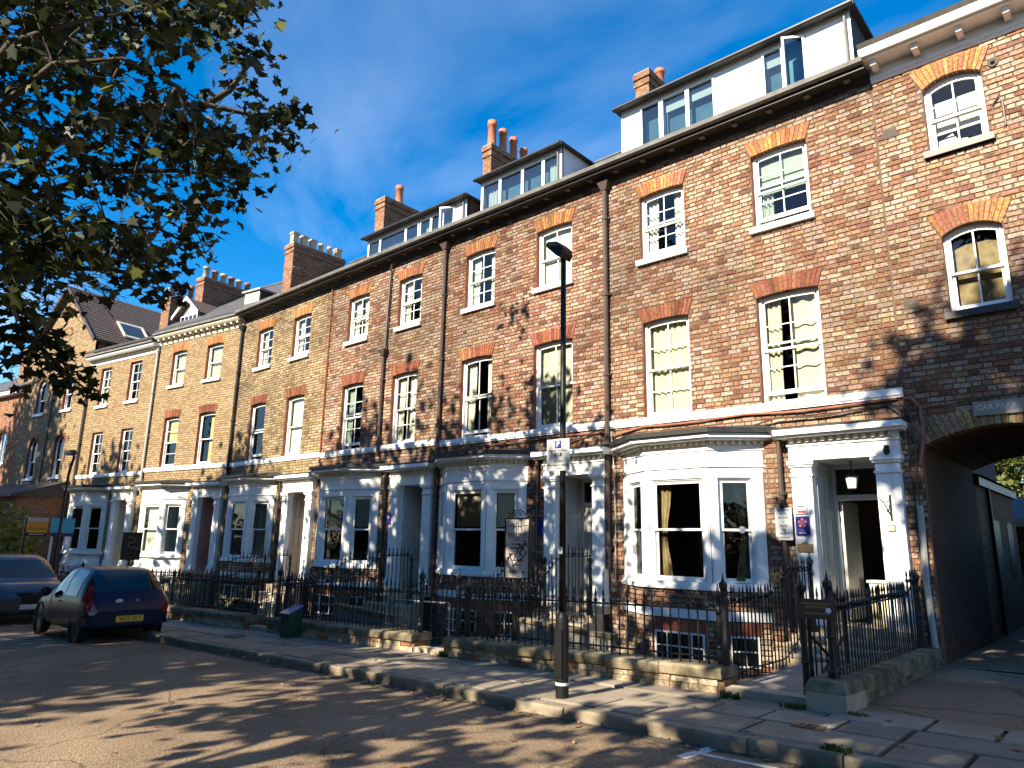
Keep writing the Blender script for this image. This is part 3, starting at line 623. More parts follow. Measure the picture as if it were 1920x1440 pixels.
def bay_window(house, s0, wl, wr, br, D=.5, run=.78, blind=None, cmat='curtain_gold', dark=True, gutter='black_gutter', plinth=True, cur=None, room='interior'):
    fl, fr = wl+run, wr-run; o = (-s0, 0, 0); zS, zT = 1.06, 2.93
    pts = [(wl, 0), (fl, -D), (fr, -D), (wr, 0)]
    fm = MB(o); fm.prism(bay_poly(wl,fl,fr,wr,D,.0), 2.93, 3.36)                      # frieze
    fm.prism(bay_poly(wl,fl,fr,wr,D,.03), 3.01, 3.045); fm.prism(bay_poly(wl,fl,fr,wr,D,.025), 3.30, 3.37)
    bo = fm.build('bay_window', 'white_paint', house)
    c = MB(o); c.prism(bay_poly(wl,fl,fr,wr,D,.17), 3.465, 3.50); c.prism(bay_poly(wl,fl,fr,wr,D,.26), 3.50, 3.57); c.build('cornice', 'white_paint', bo)
    dn = MB(o); dn.prism(bay_poly(wl,fl,fr,wr,D,.03), 3.37, 3.465)
    for (p, q) in zip(bay_poly(wl,fl,fr,wr,D,.035)[:3], bay_poly(wl,fl,fr,wr,D,.035)[1:]):
        L_ = math.dist(p, q); t = ((q[0]-p[0])/L_, (q[1]-p[1])/L_); n_ = (t[1], -t[0]); k = int(L_/.11)
        for i in range(k):
            u = (i+.5)*L_/k; a = (p[0]+t[0]*(u-.025), p[1]+t[1]*(u-.025)); b = (p[0]+t[0]*(u+.025), p[1]+t[1]*(u+.025))
            dn.prism([(a[0]+n_[0]*.06,a[1]+n_[1]*.06),(b[0]+n_[0]*.06,b[1]+n_[1]*.06),b,a], 3.40, 3.462)
    dn.build('dentil_course', 'cream_paint', bo, kind='stuff')
    g = MB(o); g.prism(bay_poly(wl,fl,fr,wr,D,.32), 3.575, 3.66); g.build('gutter', gutter, bo)
    rf = MB(o); A = bay_poly(wl,fl,fr,wr,D,.28); B = [(wl+.1, .0), (fl+.25, -.1), (fr-.25, -.1), (wr-.1, .0)]
    rf.add([(x,y,3.662) for x,y in A]+[(x,y,3.76) for x,y in B], [(0,1,5,4),(1,2,6,5),(2,3,7,6),(4,5,6,7)]); rf.build('bay_roof', 'felt_black', bo)
    sl = MB(o); sl.prism(bay_poly(wl,fl,fr,wr,D,.07), .93, 1.0); sl.prism(bay_poly(wl,fl,fr,wr,D,.04), 1.0, 1.055); sl.build('sill', 'white_paint', bo)
    bd = MB(o); bd.prism(bay_poly(wl,fl,fr,wr,D,.035), .45, .60); bd.build('plinth_band', 'white_paint', bo)
    pl = MB(o); pl.prism(bay_poly(wl,fl,fr,wr,D,-.02), -.5, .93); pl.build('plinth', 'mortar_red' if plinth else 'white_paint', bo)
    for k, (p, q) in enumerate(zip(pts[:3], pts[1:])):
        L_ = math.dist(p, q); t = ((q[0]-p[0])/L_, (q[1]-p[1])/L_); n_ = (-t[1], t[0])       # n_ points inwards
        T = (lambda u, d, z, p=p, t=t, n_=n_: (p[0]+t[0]*u+n_[0]*d, p[1]+t[1]*u+n_[1]*d, z))
        if br is not None: br.panel(0, L_, -.5, .445, (), T=lambda x, y, z, T=T: T(x, y-.012, z)); br.panel(0, L_, .605, .925, (), T=lambda x, y, z, T=T: T(x, y-.012, z))
        jm = .125 if k == 1 else .15
        ja = jm if k != 0 else .2; jb = jm if k != 2 else .2
        mb = MB(o, T); mb.box(.012, ja, .0, .13, zS, zT); mb.box(L_-jb, L_-.012, .0, .13, zS, zT); mb.box(ja, L_-jb, .0, .13, zT-.10, zT-.002)
        # stepped mouldings round the opening
        mb.box(ja, ja+.02, .03, .13, zS, zT-.1); mb.box(L_-jb-.02, L_-jb, .03, .13, zS, zT-.1); mb.box(ja+.02, L_-jb-.02, .03, .13, zT-.125, zT-.1)
        mb.box(ja+.02, ja+.04, .055, .13, zS, zT-.125); mb.box(L_-jb-.04, L_-jb-.02, .055, .13, zS, zT-.125); mb.box(ja+.04, L_-jb-.04, .055, .13, zT-.145, zT-.125)
        mb.box(-.0+.03, ja-.03, -.018, .0, zS, zT); mb.box(L_-jb+.03, L_-.03, -.018, .0, zS, zT)
        fo = mb.build('bay_frame', 'white_paint', bo)
        T2 = lambda u, d, z, T=T, ja=ja: T(u+ja+.04, d, z)
        sw = L_-ja-jb-.08
        sash_pair(bo, T2, sw, zS, zT-.145, 1, 1, .07, 'glass', 0, .51, o=o)
        if blind:
            m3 = MB(o, T2); m3.box(.05, sw-.05, .17, .176, 2.0, zT-.15)
            for i in range(3): m3.box(.05, sw-.05, .16, .17, 2.02+.22*i, 2.035+.22*i)
            m3.build('blind', blind, bo)
        if cur and (k in cur):
            a, b = (.0, .26) if cur[k] == 'L' else ((sw-.26, sw) if cur[k] == 'R' else (0, sw))
            nn = 18 if b-a < .5 else 60; vs = []; RR = 7
            for j in range(RR+1):
                tt = j/RR; z = zS+(zT-zS)*tt
                for i in range(nn+1):
                    u = i/nn; sq = 1-(.45*math.exp(-((tt-.42)/.25)**2) if cur[k] in 'LR' else 0)
                    uu = a+(b-a)*u*sq if cur[k] != 'R' else b-(b-a)*(1-u)*sq
                    vs.append((uu, .24+.02*math.sin(u*nn*.9), z))
            m4 = MB(o, T2); m4.add(vs, [(j*(nn+1)+i, j*(nn+1)+i+1, (j+1)*(nn+1)+i+1, (j+1)*(nn+1)+i) for j in range(RR) for i in range(nn)]); m4.build('curtain', cmat, bo, smooth=True)
    # basement light under the bay
    for (p, q, a, b, n) in ((pts[1], pts[2], .17, -.17, 4), (pts[2], pts[3], .25, -.22, 2)):
        L_ = math.dist(p, q); t = ((q[0]-p[0])/L_, (q[1]-p[1])/L_); n_ = (-t[1], t[0]); b = L_+b
        T = (lambda u, d, z, p=p, t=t, n_=n_: (p[0]+t[0]*u+n_[0]*d, p[1]+t[1]*u+n_[1]*d, z))
        mb = MB(o, T); y0, y1 = -.045, -.012
        mb.box(a, b, y0, y1, .19, .22); mb.box(a, b, y0, y1, -.27, -.24); mb.box(a, a+.03, y0, y1, -.24, .19); mb.box(b-.03, b, y0, y1, -.24, .19)
        for i in range(1, n): u = a+(b-a)*i/n; mb.box(u-.011, u+.011, y0+.005, y1, -.24, .19)
        mb.box(a+.03, b-.03, y0+.007, y1, -.03, -.01); bw = mb.build('basement_window', 'white_sash', bo)
        gp = MB(o, T); gp.box(a+.03, b-.03, -.026, -.014, -.24, .19); gp.build('basement_pane', 'car_glass', bo)
        if br is not None:
            lp = MB(o, T); m = int((b-a+.1)/.075)
            for i in range(m): u = a-.05+(b-a+.1)*i/m; lp.xz([(u+.004,.225),(u+(b-a+.1)/m-.004,.225),(u+(b-a+.1)/m-.004,.43),(u+.004,.43)], -.024, 0)
            lp.build('basement_lintel', 'reveal_red', bo)
    return bo
def doorcase(house, s0, pl0, pl1, pr0, pr1, zb, door='open', dmat='grey_door', lob='grey_door'):
    o = (-s0, 0, 0)
    for (a, b) in ((pl0, pl1), (pr0, pr1)):
        mb = MB(o); mb.box(a, b, -.13, .05, zb+.22, 2.80); mb.box(a-.025, b+.025, -.16, .05, zb, zb+.22)
        mb.box(a-.02, b+.02, -.155, .05, 2.80, 2.835); mb.box(a, b, -.13, .05, 2.835, 2.96); mb.box(a-.03, b+.03, -.165, .05, 2.96, 2.995); mb.box(a-.05, b+.05, -.19, .05, 2.995, 3.06)
        mb.build('pilaster', 'white_paint', house)
    mb = MB(o); mb.box(pl0-.02, pr1+.02, -.14, .05, 3.062, 3.30); mb.box(pl0-.04, pr1+.04, -.165, .05, 3.30, 3.335); mb.box(pl0-.02, pr1+.02, -.15, .05, 3.335, 3.43)
    en = mb.build('entablature', 'white_paint', house)
    dn = MB(o); k = int((pr1-pl0)/.12)
    for i in range(k): u = pl0+(i+.5)*(pr1-pl0)/k; dn.box(u-.028, u+.028, -.21, -.15, 3.355, 3.425)
    dn.build('dentil_course', 'cream_paint', en, kind='stuff')
    c = MB(o); c.box(pl0-.14, pr1+.12, -.32, .05, 3.432, 3.47); c.box(pl0-.18, pr1+.14, -.38, .05, 3.47, 3.56); c.build('cornice', 'white_paint', en)
    c = MB(o); c.yz([(-.38,3.563),(.0,3.563),(.0,3.66),(-.38,3.585)], pl0-.18, pr1+.14); c.build('porch_roof', 'felt_black', en)
    # recessed lobby: panelled sides, ceiling, inner frame with fanlight and door
    a, b = pl1, pr0; d = .80
    for nm, x, q in (('lobby_side', a, 1), ('lobby_side', b, -1)):
        mb = MB(o); mb.box(x-.03 if q > 0 else x, x if q > 0 else x+.03, .052, d, zb, 3.06)
        f0, f1 = (x, x+.016) if q > 0 else (x-.016, x)
        for (z0, z1) in ((zb, zb+.12), (zb+.75, zb+.88), (2.18, 2.30), (2.94, 3.06)): mb.box(f0, f1, .055, d-.005, z0, z1)
        for (z0, z1) in ((zb+.12, zb+.75), (zb+.88, 2.18), (2.30, 2.94)):
            for (y0, y1) in ((.055, .15), (.36, .45), (.66, d-.005)): mb.box(f0, f1, y0, y1, z0, z1)
            for (y0, y1) in ((.18, .33), (.48, .63)): mb.box(min(f0, x)+(.0 if q > 0 else .006), max(f1, x)-(.006 if q > 0 else .0), y0, y1, z0+.03, z1-.03)
        mb.build(nm, lob, house)
    mb = MB(o); mb.box(a, b, .052, d, 3.062, 3.09); mb.build('lobby_ceiling', 'white_paint', house)
    mb = MB(o); mb.box(a, a+.06, d, d+.1, zb, 3.06); mb.box(b-.06, b, d, d+.1, zb, 3.06); mb.box(a+.06, b-.06, d, d+.1, 2.99, 3.06); mb.box(a+.06, b-.06, d-.01, d+.1, 2.46, 2.55)
    fo = mb.build('door_frame', 'white_paint', house)
    p = MB(o); p.quad((a+.06,d+.05,2.55),(b-.06,d+.05,2.55),(b-.06,d+.05,2.99),(a+.06,d+.05,2.99)); p.build('fanlight_pane', 'glass', fo)
    mb = MB(o); w = b-a-.12; hinge = a+.06
    if door == 'open':   # leaf folded back into the hall
        T = lambda u, dd, z: (a+.075+dd, d+.1+u, z)
    elif door == 'right': T = lambda u, dd, z: (a+.06+u*.62, d+.02+dd, z)
    else: T = lambda u, dd, z: (a+.06+u, d+.02+dd, z)
    mb.T = T; mb.box(0, w, 0, .045, zb+.02, 2.455)
    for (z0, z1) in ((zb+.14, zb+.72), (zb+.88, 1.78), (1.88, 2.36)):
        for (u0, u1) in ((.1, w*.46), (w*.54, w-.1)):
            mb.box(u0, u1, -.012, 0, z0, z1); mb.box(u0+.04, u1-.04, -.02, -.012, z0+.04, z1-.04)
    do = mb.build('door', dmat, house)
    k = MB(o, T); k.lathe([(.012,-.05),(.028,-.05),(.03,-.035),(.012,-.02),(.012,.0)], (w-.07, 0, 1.45), 10, axis='y'); k.build('door_knob', 'chrome', do)
    mb = MB(o); mb.box(pl0-.03, pr1+.03, -.2, d+.12, zb-.14, zb-.002); mb.build('threshold', 'stone_step', house)
def steps(house, s0, a, b, zb, zg, n=3, tread=.30, y0=-.2):
    for i in range(n):
        h = (zb-.14-zg)/n; z1 = zb-.14-h*i-(.002*i)
        mb = MB((-s0, 0, 0)); yy = y0-tread*(i+1); rr = .03
        mb.yz([(yy, -.5), (y0-.002-tread*i, -.5), (y0-.002-tread*i, z1), (yy+.01, z1), (yy-.012, z1-.012), (yy-.012, z1-.05), (yy, z1-.06)], a-.03*i, b+.03*i)
        mb.build('step', 'stone_step', house)
def pot(mb, x, y, z, h, r, sq=False):
    if sq: mb.box(x-r, x+r, y-r, y+r, z, z+h*.85); mb.box(x-r*1.25, x+r*1.25, y-r*1.25, y+r*1.25, z+h*.85, z+h)
    else: mb.lathe([(r*1.1,0),(r,h*.1),(r*.9,h*.8),(r*1.12,h*.82),(r*1.12,h*.9),(r*1.0,h*.92),(r*1.1,h),(r*.7,h),(r*.7,h*.9)], (x,y,z), 12)
def chimney(house, s0, x0, x1, y0, y1, z0, z1, pots, bm='brick_red_wall'):
    o = (-s0, 0, 0); mb = MB(o); mb.box(x0, x1, y0, y1, z0, z1-.34); mb.box(x0-.03, x1+.03, y0-.03, y1+.03, z1-.34, z1-.26); mb.box(x0, x1, y0, y1, z1-.26, z1-.14); mb.box(x0-.04, x1+.04, y0-.04, y1+.04, z1-.14, z1)
    ch = mb.build('chimney', bm, house)
    f = MB(o); f.box(x0-.02, x1+.02, y0-.02, y1+.02, z1+.002, z1+.05); f.build('flaunching', 'concrete', ch)
    for (t, h, r, m, sq) in pots:
        p = MB(o); pot(p, (x0+x1)/2, y0+(y1-y0)*t, z1+.03, h, r, sq); p.build('chimney_pot', m, ch, smooth=not sq)
    return ch
def dormer(house, s0, x0, x1, yf, z0, z1, panels, yb=3.4, roof_mat='felt_black', cheek='white_upvc', wz=None):
    o = (-s0, 0, 0); mb = MB(o)
    mb.quad((x1,yf+.004,z0),(x1,yb,z0),(x1,yb,z1),(x1,yf+.004,z1)); mb.quad((x0,yb,z0),(x0,yf+.004,z0),(x0,yf+.004,z1),(x0,yb,z1))
    do = mb.build('dormer', cheek, house)
    f = MB(o); f.box(x0, x1, yf-.0, yf+.06, z1-.10, z1-.002); f.box(x0, x0+.05, yf, yf+.06, z0, z1-.10); f.box(x1-.05, x1, yf, yf+.06, z0, z1-.10)
    f.build('fascia', 'white_upvc', do)
    rf = MB(o); rf.box(x0-.12, x1+.12, yf-.16, yb, z1+.0, z1+.05); rf.box(x0-.12, x1+.12, yf-.17, yf-.14, z1-.03, z1+.07); rf.build('dormer_roof', roof_mat, do)
    gt = MB(o); gt.tube([(x0-.1, yf-.2, z1-.0), (x1+.1, yf-.2, z1-.0)], .045, 8); gt.build('dormer_gutter', 'black_gutter', do)
    pp = MB(o); pp.tube([(x1-.09, yf-.05, z1-.02), (x1-.09, yf-.05, z0)], .03, 8); pp.build('downpipe', 'grey_gutter', do)
    for (a, b, kind) in panels:
        if kind == 'p':
            q = MB(o); q.box(a+.004, b-.004, yf+.012, yf+.05, z0, z1-.102); q.build('panel', 'white_upvc', do); continue
        t = .045; za, zb_ = z0, z1-.105
        ang = .0
        T = None
        if kind == 'o':
            hx = b-.0; ang = -.55
            T = lambda x, y, z, hx=hx, ang=ang: (hx+(x-hx)*math.cos(ang)-(y-yf)*math.sin(ang)*0, y+(x-hx)*math.sin(-ang)*1.0, z)
        q = MB(o, T); q.box(a, a+t, yf-.012, yf+.045, za, zb_); q.box(b-t, b, yf-.012, yf+.045, za, zb_); q.box(a+t, b-t, yf-.012, yf+.045, zb_-t, zb_); q.box(a+t, b-t, yf-.012, yf+.045, za, za+t)
        q.build('dormer_window', 'white_upvc', do)
        g = MB(o, T); g.quad((a+t,yf+.015,za+t),(b-t,yf+.015,za+t),(b-t,yf+.015,zb_-t),(a+t,yf+.015,zb_-t)); g.build('pane', 'glass_blue', do)
        if kind == 'c': curtain(do, s0, a+t, a+(b-a)*.6, za, zb_, yf+.2, 'curtain_white', 3)
        if kind == 'b':
            m3 = MB(o); m3.box(a+t, b-t, yf+.12, yf+.13, za+(zb_-za)*.72, zb_); m3.build('blind', 'curtain_white', do)
    bk = MB(o); bk.box(x0+.03, x1-.03, yf+.26, yf+.29, z0, z1-.002); bk.build('sky_tint_panel', 'attic_sky_tint', do)  # teal sheet close behind the panes, painted for their sky reflection
    return do
def downpipe(house, s0, x, z0, z1, material='brown_pipe', hopper=True, r=.042, y=-.075, name='downpipe'):
    mb = MB((-s0, 0, 0)); mb.tube([(x, y, z0), (x, y, z1)], r, 8)
    z = z0+.4
    while z < z1: mb.lathe([(r,-.04),(r*1.35,-.035),(r*1.35,.035),(r,.04)], (x, y, z), 8); mb.box(x-r*1.6, x+r*1.6, y+r*.4, .0, z-.02, z+.02); z += 1.75
    if hopper: mb.add([(x-.06,y-.06,z1-.02),(x+.06,y-.06,z1-.02),(x+.06,y+.06,z1-.02),(x-.06,y+.06,z1-.02),(x-.14,y-.11,z1+.16),(x+.14,y-.11,z1+.16),(x+.14,y+.07,z1+.16),(x-.14,y+.07,z1+.16)],
                      [(0,3,2,1),(4,5,6,7),(0,1,5,4),(1,2,6,5),(2,3,7,6),(3,0,4,7)])
    return mb.build(name, material, house)
def shell(house, s0, a, b, z0, zr, depth=8.0, roof='slate', ridge=13.0, eave=9.66, yoff=-.3):
    """party walls, rear wall, floors, a plain rear partition and the pitched roof"""
    o = (-s0, 0, 0); e = .012; mb = MB(o)
    mb.quad((a+e,.14,z0),(a+e,depth,z0),(a+e,depth,eave),(a+e,.14,eave)); mb.quad((b-e,depth,z0),(b-e,.14,z0),(b-e,.14,eave),(b-e,depth,eave)); mb.quad((b-e,depth,z0),(a+e,depth,z0),(a+e,depth,eave),(b-e,depth,eave))
    mb.build('rear_wall', 'interior', house)
    for z in (.34, 3.72, 7.05, 9.5):
        f = MB(o); f.box(a+.03, b-.03, .16 if z < 9 else .02, depth-.02, z-.12, z); f.build('floor', 'floorboard', house)
    p = MB(o); p.box(a+.03, b-.03, 3.2, 3.3, .36, 9.36); p.build('partition_wall', 'interior', house)
    rf = MB(o); ym = depth/2+.3; th = .09
    rf.yz([(yoff, eave+.06), (ym, ridge), (ym, ridge+th), (yoff-.03, eave+.06+th)], a+.004, b-.004); rf.yz([(ym+.002, ridge), (depth+.3, eave+.06), (depth+.33, eave+.06+th), (ym+.002, ridge+th)], a+.004, b-.004)
    ro = rf.build('roof', roof, house)
    r2 = MB(o); r2.tube([(a+.01, ym, ridge+th+.01), (b-.01, ym, ridge+th+.01)], .07, 6); r2.build('ridge_tiles', 'slate', ro)
    return ro
def eaves_black(house, s0, a, b, z=9.56):
    o = (-s0, 0, 0); e = .003
    mb = MB(o); mb.yz([(-.07, z-.04), (.02, z-.04), (.02, z+.02), (-.10, z+.02)], a+e, b-e); mb.yz([(-.03, z-.09), (.02, z-.09), (.02, z-.042), (-.05, z-.042)], a+e, b-e); mb.build('cornice_moulding', 'black_gutter', house)
    mb = MB(o); mb.box(a+e, b-e, -.33, .02, z+.022, z+.06); mb.box(a+e, b-e, -.355, -.332, z+.0, z+.15); ev = mb.build('eaves', 'black_gutter', house)
    g = MB(o); g.yz([(-.36, z+.15), (-.355, z+.07), (-.41, z+.05), (-.46, z+.08), (-.475, z+.16), (-.455, z+.16), (-.44, z+.10), (-.41, z+.08), (-.385, z+.10), (-.38, z+.15)], a+e, b-e); g.build('gutter', 'grey_gutter', ev)
    n = int((b-a)/.62)
    for i in range(n):
        u = a+(i+.5)*(b-a)/n; k = MB(o); k.xz([(u-.05, z-.01), (u+.05, z-.01), (u+.05, z+.02), (u-.05, z+.02)], -.22, -.10); k.build('eaves_bracket', 'grey_gutter', ev)
def dist_fn(root_inv=None, loc=(0,0,0), rz=0.0, s0=0.0):
    c, s = math.cos(rz), math.sin(rz)
    def f(x, z): lx = x-s0; wx, wy = loc[0]+c*lx, loc[1]+s*lx; return (wx-CAMP.x)**2+(wy-CAMP.y)**2+(z-CAMP.z)**2
    return f
# ================================================================== the terrace
BEND = math.radians(8.6)
def bent_loc(s): return (-24.07+math.cos(BEND)*s, 12+math.sin(BEND)*s, 0)
def terrace(name, label, s0, s1, bent, kind, wins, bay, pil, bayopt, dooropt, zstr, zb=.49, tex=None, seed=1, head='orange', head1='dark', lint=True, zeave=9.56, stepn=3, zg=None):
    loc = bent_loc(s0) if bent else (s0, 12, 0); rz = BEND if bent else 0.0
    h = thing(name, label, 'house', loc, rz, 'terraced houses along the street')
    o = (-s0, 0, 0); rects = []; holes = []
    for w in wins:
        rise = w.get('rise', .035); rects.append((w['x'][0], w['x'][1], w['z'][0], w['z'][1]+rise))
        x, z = w['x'], w['z']; holes.append(lambda q, x=x, z=z, rise=rise: (x[0], x[1]) if z[0]-.12 < q < z[1]+.02 else None)
        if w.get('lint', lint):
            second = z[0] > 6.5
            holes.append(lintel(h, s0, x[0], x[1], z[1], rise, .30, w.get('tone', head if second else head1), n=w.get('n'), splay=w.get('splay', .11), tone=w.get('tonef')))
    if bay: rects.append((bay[0]+.12, bay[1]-.12, 1.0, 2.93)); holes.append(lambda q: (bay[0], bay[1]) if q < 3.70 else None)
    if pil: rects.append((pil[1]-.01, pil[2]+.01, zb-.13, 3.08)); holes.append(lambda q: (pil[0], pil[3]) if q < 3.5 else None)
    wm = MB(o); wall_panel(wm, s1, s0, -.62, zeave+.02, rects, .014 if tex is None else 0.0, .13)
    wm.build('wall', [('mortar_buff' if kind == 'buff' else 'mortar_red') if tex is None else tex, 'reveal_red'], h)
    br = None
    if tex is None:
        br = Bricks(kind, seed); br.panel(s1+.004, s0-.004, -.425, zeave-.04, holes)
    for w in wins:
        window(h, s0, w['x'][0], w['x'][1], w['z'][0], w['z'][1], w.get('c', 2), w.get('r', 2), w.get('k', ''), w.get('lift', 0), w.get('rise', .035), w.get('sill', 'white'), w.get('cm', 'curtain_cream'), w.get('meet', .5))
    sc = MB(o); sc.box(s1+.004, s0-.004, -.055, .02, zstr-.115, zstr-.005); sc.box(s1+.004, s0-.004, -.035, .02, zstr-.15, zstr-.117); sc.build('string_course', 'white_paint', h)
    if bay: bay_window(h, s0, bay[0], bay[1], br, **bayopt)
    if pil:
        doorcase(h, s0, *pil, zb, **dooropt)
        g = gz(s0-1.5 if not bent else -30)+.03 if zg is None else zg
        steps(h, s0, pil[0]-.02, pil[3]+.02, zb, g, stepn)
    if br: br.build(h, s0, dist_fn(loc=loc, rz=rz, s0=s0))
    return h
Wn = lambda x0, x1, z0, z1, **k: dict(x=(x0, x1), z=(z0, z1), **k)
# ---- the hotel house beside the arch
H1 = terrace('terraced_house', 'red brick hotel house with wide white dormer and open doorway next to the archway', -2.66, -8.10, False, 'red',
  [Wn(-4.84,-3.81,7.41,8.87,k='LT',cm='curtain_green',lift=.12), Wn(-7.28,-6.26,7.41,8.83,k='LR',cm='curtain_white',lift=.09),
   Wn(-4.89,-3.80,4.11,6.06,k='LW',lift=.12,sill='string'), Wn(-7.27,-6.25,4.11,6.05,k='FW',sill='string')],
  (-7.78,-4.94), (-4.42,-4.09,-3.13,-2.79), dict(cur={1:'L',2:'R'}), dict(door='open'), 4.11, seed=21)
# ---- next house left
H2 = terrace('terraced_house', 'red brick house with cream blinds in bay, box dormer and four tall chimney pots', -8.10, -13.20, False, 'rosy',
  [Wn(-10.10,-9.07,7.45,8.87,k='B',r=1,cm='curtain_white'), Wn(-12.48,-11.46,7.45,8.90,k='LR',cm='curtain_white'),
   Wn(-10.15,-9.05,4.14,6.08,k='FB',r=1,sill='string'), Wn(-12.54,-11.47,4.14,6.10,k='LR',r=1,cm='curtain_white',lift=.07,sill='string',tonef=lambda t: 'orange' if t < .35 else 'dark')],
  (-13.13,-10.29), (-9.70,-9.40,-8.45,-8.16), dict(blind='curtain_cream'), dict(door='right'), 4.13, seed=22)
H3 = terrace('terraced_house', 'red brick house with long low glazed dormer and grey panelled door standing ajar', -13.20, -18.46, False, 'red',
  [Wn(-15.18,-14.21,7.48,8.88,k='LR',cm='curtain_white',lift=.06), Wn(-17.57,-16.56,7.48,8.85,k='LW',cm='curtain_white',lift=.1),
   Wn(-15.26,-14.22,4.20,6.11,k='LW',cm='curtain_white',sill='string'), Wn(-17.60,-16.59,4.20,6.12,k='LR',cm='curtain_green',lift=.1,sill='string')],
  (-18.36,-15.51), (-14.91,-14.58,-13.63,-13.33), dict(blind='curtain_green', cur={1:'L'}, cmat='curtain_white'), dict(door='right'), 4.19, seed=23, head='red')
H4 = terrace('terraced_house', 'buff brick house with teal-curtained bay window, taupe door and large six-pot chimney', -18.46, -24.07, False, 'buff',
  [Wn(-20.67,-19.65,7.49,8.87,k='LR',cm='curtain_white',lift=.08), Wn(-22.98,-21.98,7.49,8.86,k='LR',cm='curtain_white'),
   Wn(-20.69,-19.66,4.24,6.15,k='B',c=1,r=1,cm='curtain_white',sill='string'), Wn(-23.02,-22.02,4.24,6.17,k='',c=1,r=1,lift=.1,sill='string')],
  (-23.72,-20.85), (-20.20,-19.88,-18.90,-18.58), dict(cur={1:'F',2:'F'}, cmat='curtain_green', plinth=False), dict(door='closed', dmat='taupe_door', lob='taupe_door'), 4.23, seed=24)
H5 = terrace('terraced_house', 'buff brick house with gabled white attic window and pinkish brown door', 0.0, -5.43, True, 'buff',
  [Wn(-2.17,-1.19,7.48,8.82,k='FR',c=1,r=1), Wn(-4.45,-3.50,7.48,8.84,k='FR',c=1,r=1),
   Wn(-2.21,-1.19,4.27,6.18,k='H',c=1,r=1,cm='blind_yellow',sill='string'), Wn(-4.46,-3.46,4.27,6.18,k='T',c=1,r=2,cm='blind_yellow',sill='string')],
  (-5.2,-2.30), (-1.78,-1.45,-.50,-.17), dict(cur={1:'F',2:'F'}, cmat='curtain_white', plinth=False), dict(door='closed', dmat='pink_door', lob='pink_door'), 4.26, tex='brick_buff_wall', seed=25)
H6 = terrace('terraced_house', 'buff brick house with small-paned sashes, dentilled white cornice and cream door', -5.43, -10.75, True, 'buff',
  [Wn(-7.53,-6.64,7.15,8.84,rise=0.0,r=2,lint=False), Wn(-9.84,-8.98,7.15,8.82,rise=0.0,lint=False,k='L'),
   Wn(-7.53,-6.64,4.17,5.99,rise=0.0,lint=False,sill='string'), Wn(-9.85,-8.96,4.17,5.99,rise=0.0,lint=False,sill='string')],
  (-10.6,-7.75), (-7.25,-6.95,-6.10,-5.78), dict(cur={1:'R'}, cmat='curtain_white', plinth=False), dict(door='closed', dmat='cream_paint', lob='cream_paint'), 4.17, tex='brick_buff_wall', seed=26, zeave=9.35)
for h, a, b in ((H1,-8.10,-2.66),(H2,-13.20,-8.10),(H3,-18.46,-13.20),(H4,-24.07,-18.46)):
    shell(h, b, a, b, -.6, 0); eaves_black(h, b, a, b)
shell(H5, 0, -5.43, 0, -.6, 0); shell(H6, -5.43, -10.75, -5.43, -.6, 0, eave=9.5, ridge=11.6)
# cornices of the two buff houses on the bend
def cornice_white(h, s0, a, b, z, step, dent):
    o = (-s0, 0, 0); e = .004; mb = MB(o)
    mb.yz([(-.03,z-.17),(.02,z-.17),(.02,z-.10),(-.06,z-.10)], a+e, b-e); mb.yz([(-.05,z-.098),(.02,z-.098),(.02,z+.05),(-.05,z+.05)], a+e, b-e)
    mb.yz([(-.26,z+.052),(.02,z+.052),(.02,z+.19),(-.34,z+.19),(-.32,z+.11)], a+e, b-e); c = mb.build('cornice', 'white_paint' if dent else 'cream_paint', h)
    n = int((b-a)/step)
    if dent:
        d = MB(o)
        for i in range(n): u = a+(i+.5)*(b-a)/n; d.box(u-step*.25, u+step*.25, -.14, -.052, z-.02, z+.048)
        d.build('dentil_course', 'cream_paint', c, kind='stuff')
    else:
        for i in range(n): u = a+(i+.5)*(b-a)/n; k = MB(o); k.box(u-.05, u+.05, -.23, -.052, z-.03, z+.048); k.build('modillion', 'cream_paint', c)
    g = MB(o); g.box(a+e, b-e, -.40, -.30, z+.192, z+.27); g.build('gutter', 'grey_gutter', c)
cornice_white(H5, 0, -5.43, 0, 9.42, .36, False); cornice_white(H6, -5.43, -10.75, -5.43, 9.18, .15, True)
# ---- roof furniture
dormer(H1, -2.66, -8.14, -3.05, .70, 10.35, 11.60, [(-8.09,-7.62,'p'),(-7.62,-7.10,'g'),(-7.08,-6.44,'b'),(-6.44,-5.80,'b'),(-5.80,-4.76,'p'),(-4.76,-4.33,'b'),(-4.33,-3.90,'o'),(-3.90,-3.10,'p')], cheek='felt_black')
dormer(H2, -8.10, -12.72, -9.90, .70, 10.35, 11.40, [(-12.67,-12.0,'c'),(-12.0,-11.2,'g'),(-11.2,-10.5,'g'),(-10.5,-9.95,'c')])
dormer(H3, -13.20, -17.80, -13.27, .70, 10.35, 11.12, [(-17.75,-17.15,'g'),(-17.15,-15.9,'g'),(-15.9,-15.3,'g'),(-15.25,-14.75,'c'),(-14.75,-14.2,'g'),(-14.2,-13.75,'o'),(-13.75,-13.32,'p')], cheek='felt_black')
TP, BP, RP = 'terracotta', 'buff_pot', 'red_pot'
chimney(H1, -2.66, -8.08, -7.70, 1.25, 2.35, 10.2, 12.85, [(.8,.55,.12,TP,False)])
chimney(H2, -8.10, -13.18, -12.86, 1.2, 3.0, 10.2, 12.86, [(.10,.85,.13,TP,False),(.36,.8,.12,TP,False),(.62,.75,.12,TP,False),(.88,.6,.12,TP,False)])
chimney(H3, -13.20, -18.2, -17.72, 1.2, 3.4, 10.2, 12.82, [(.35,.75,.13,TP,False)])
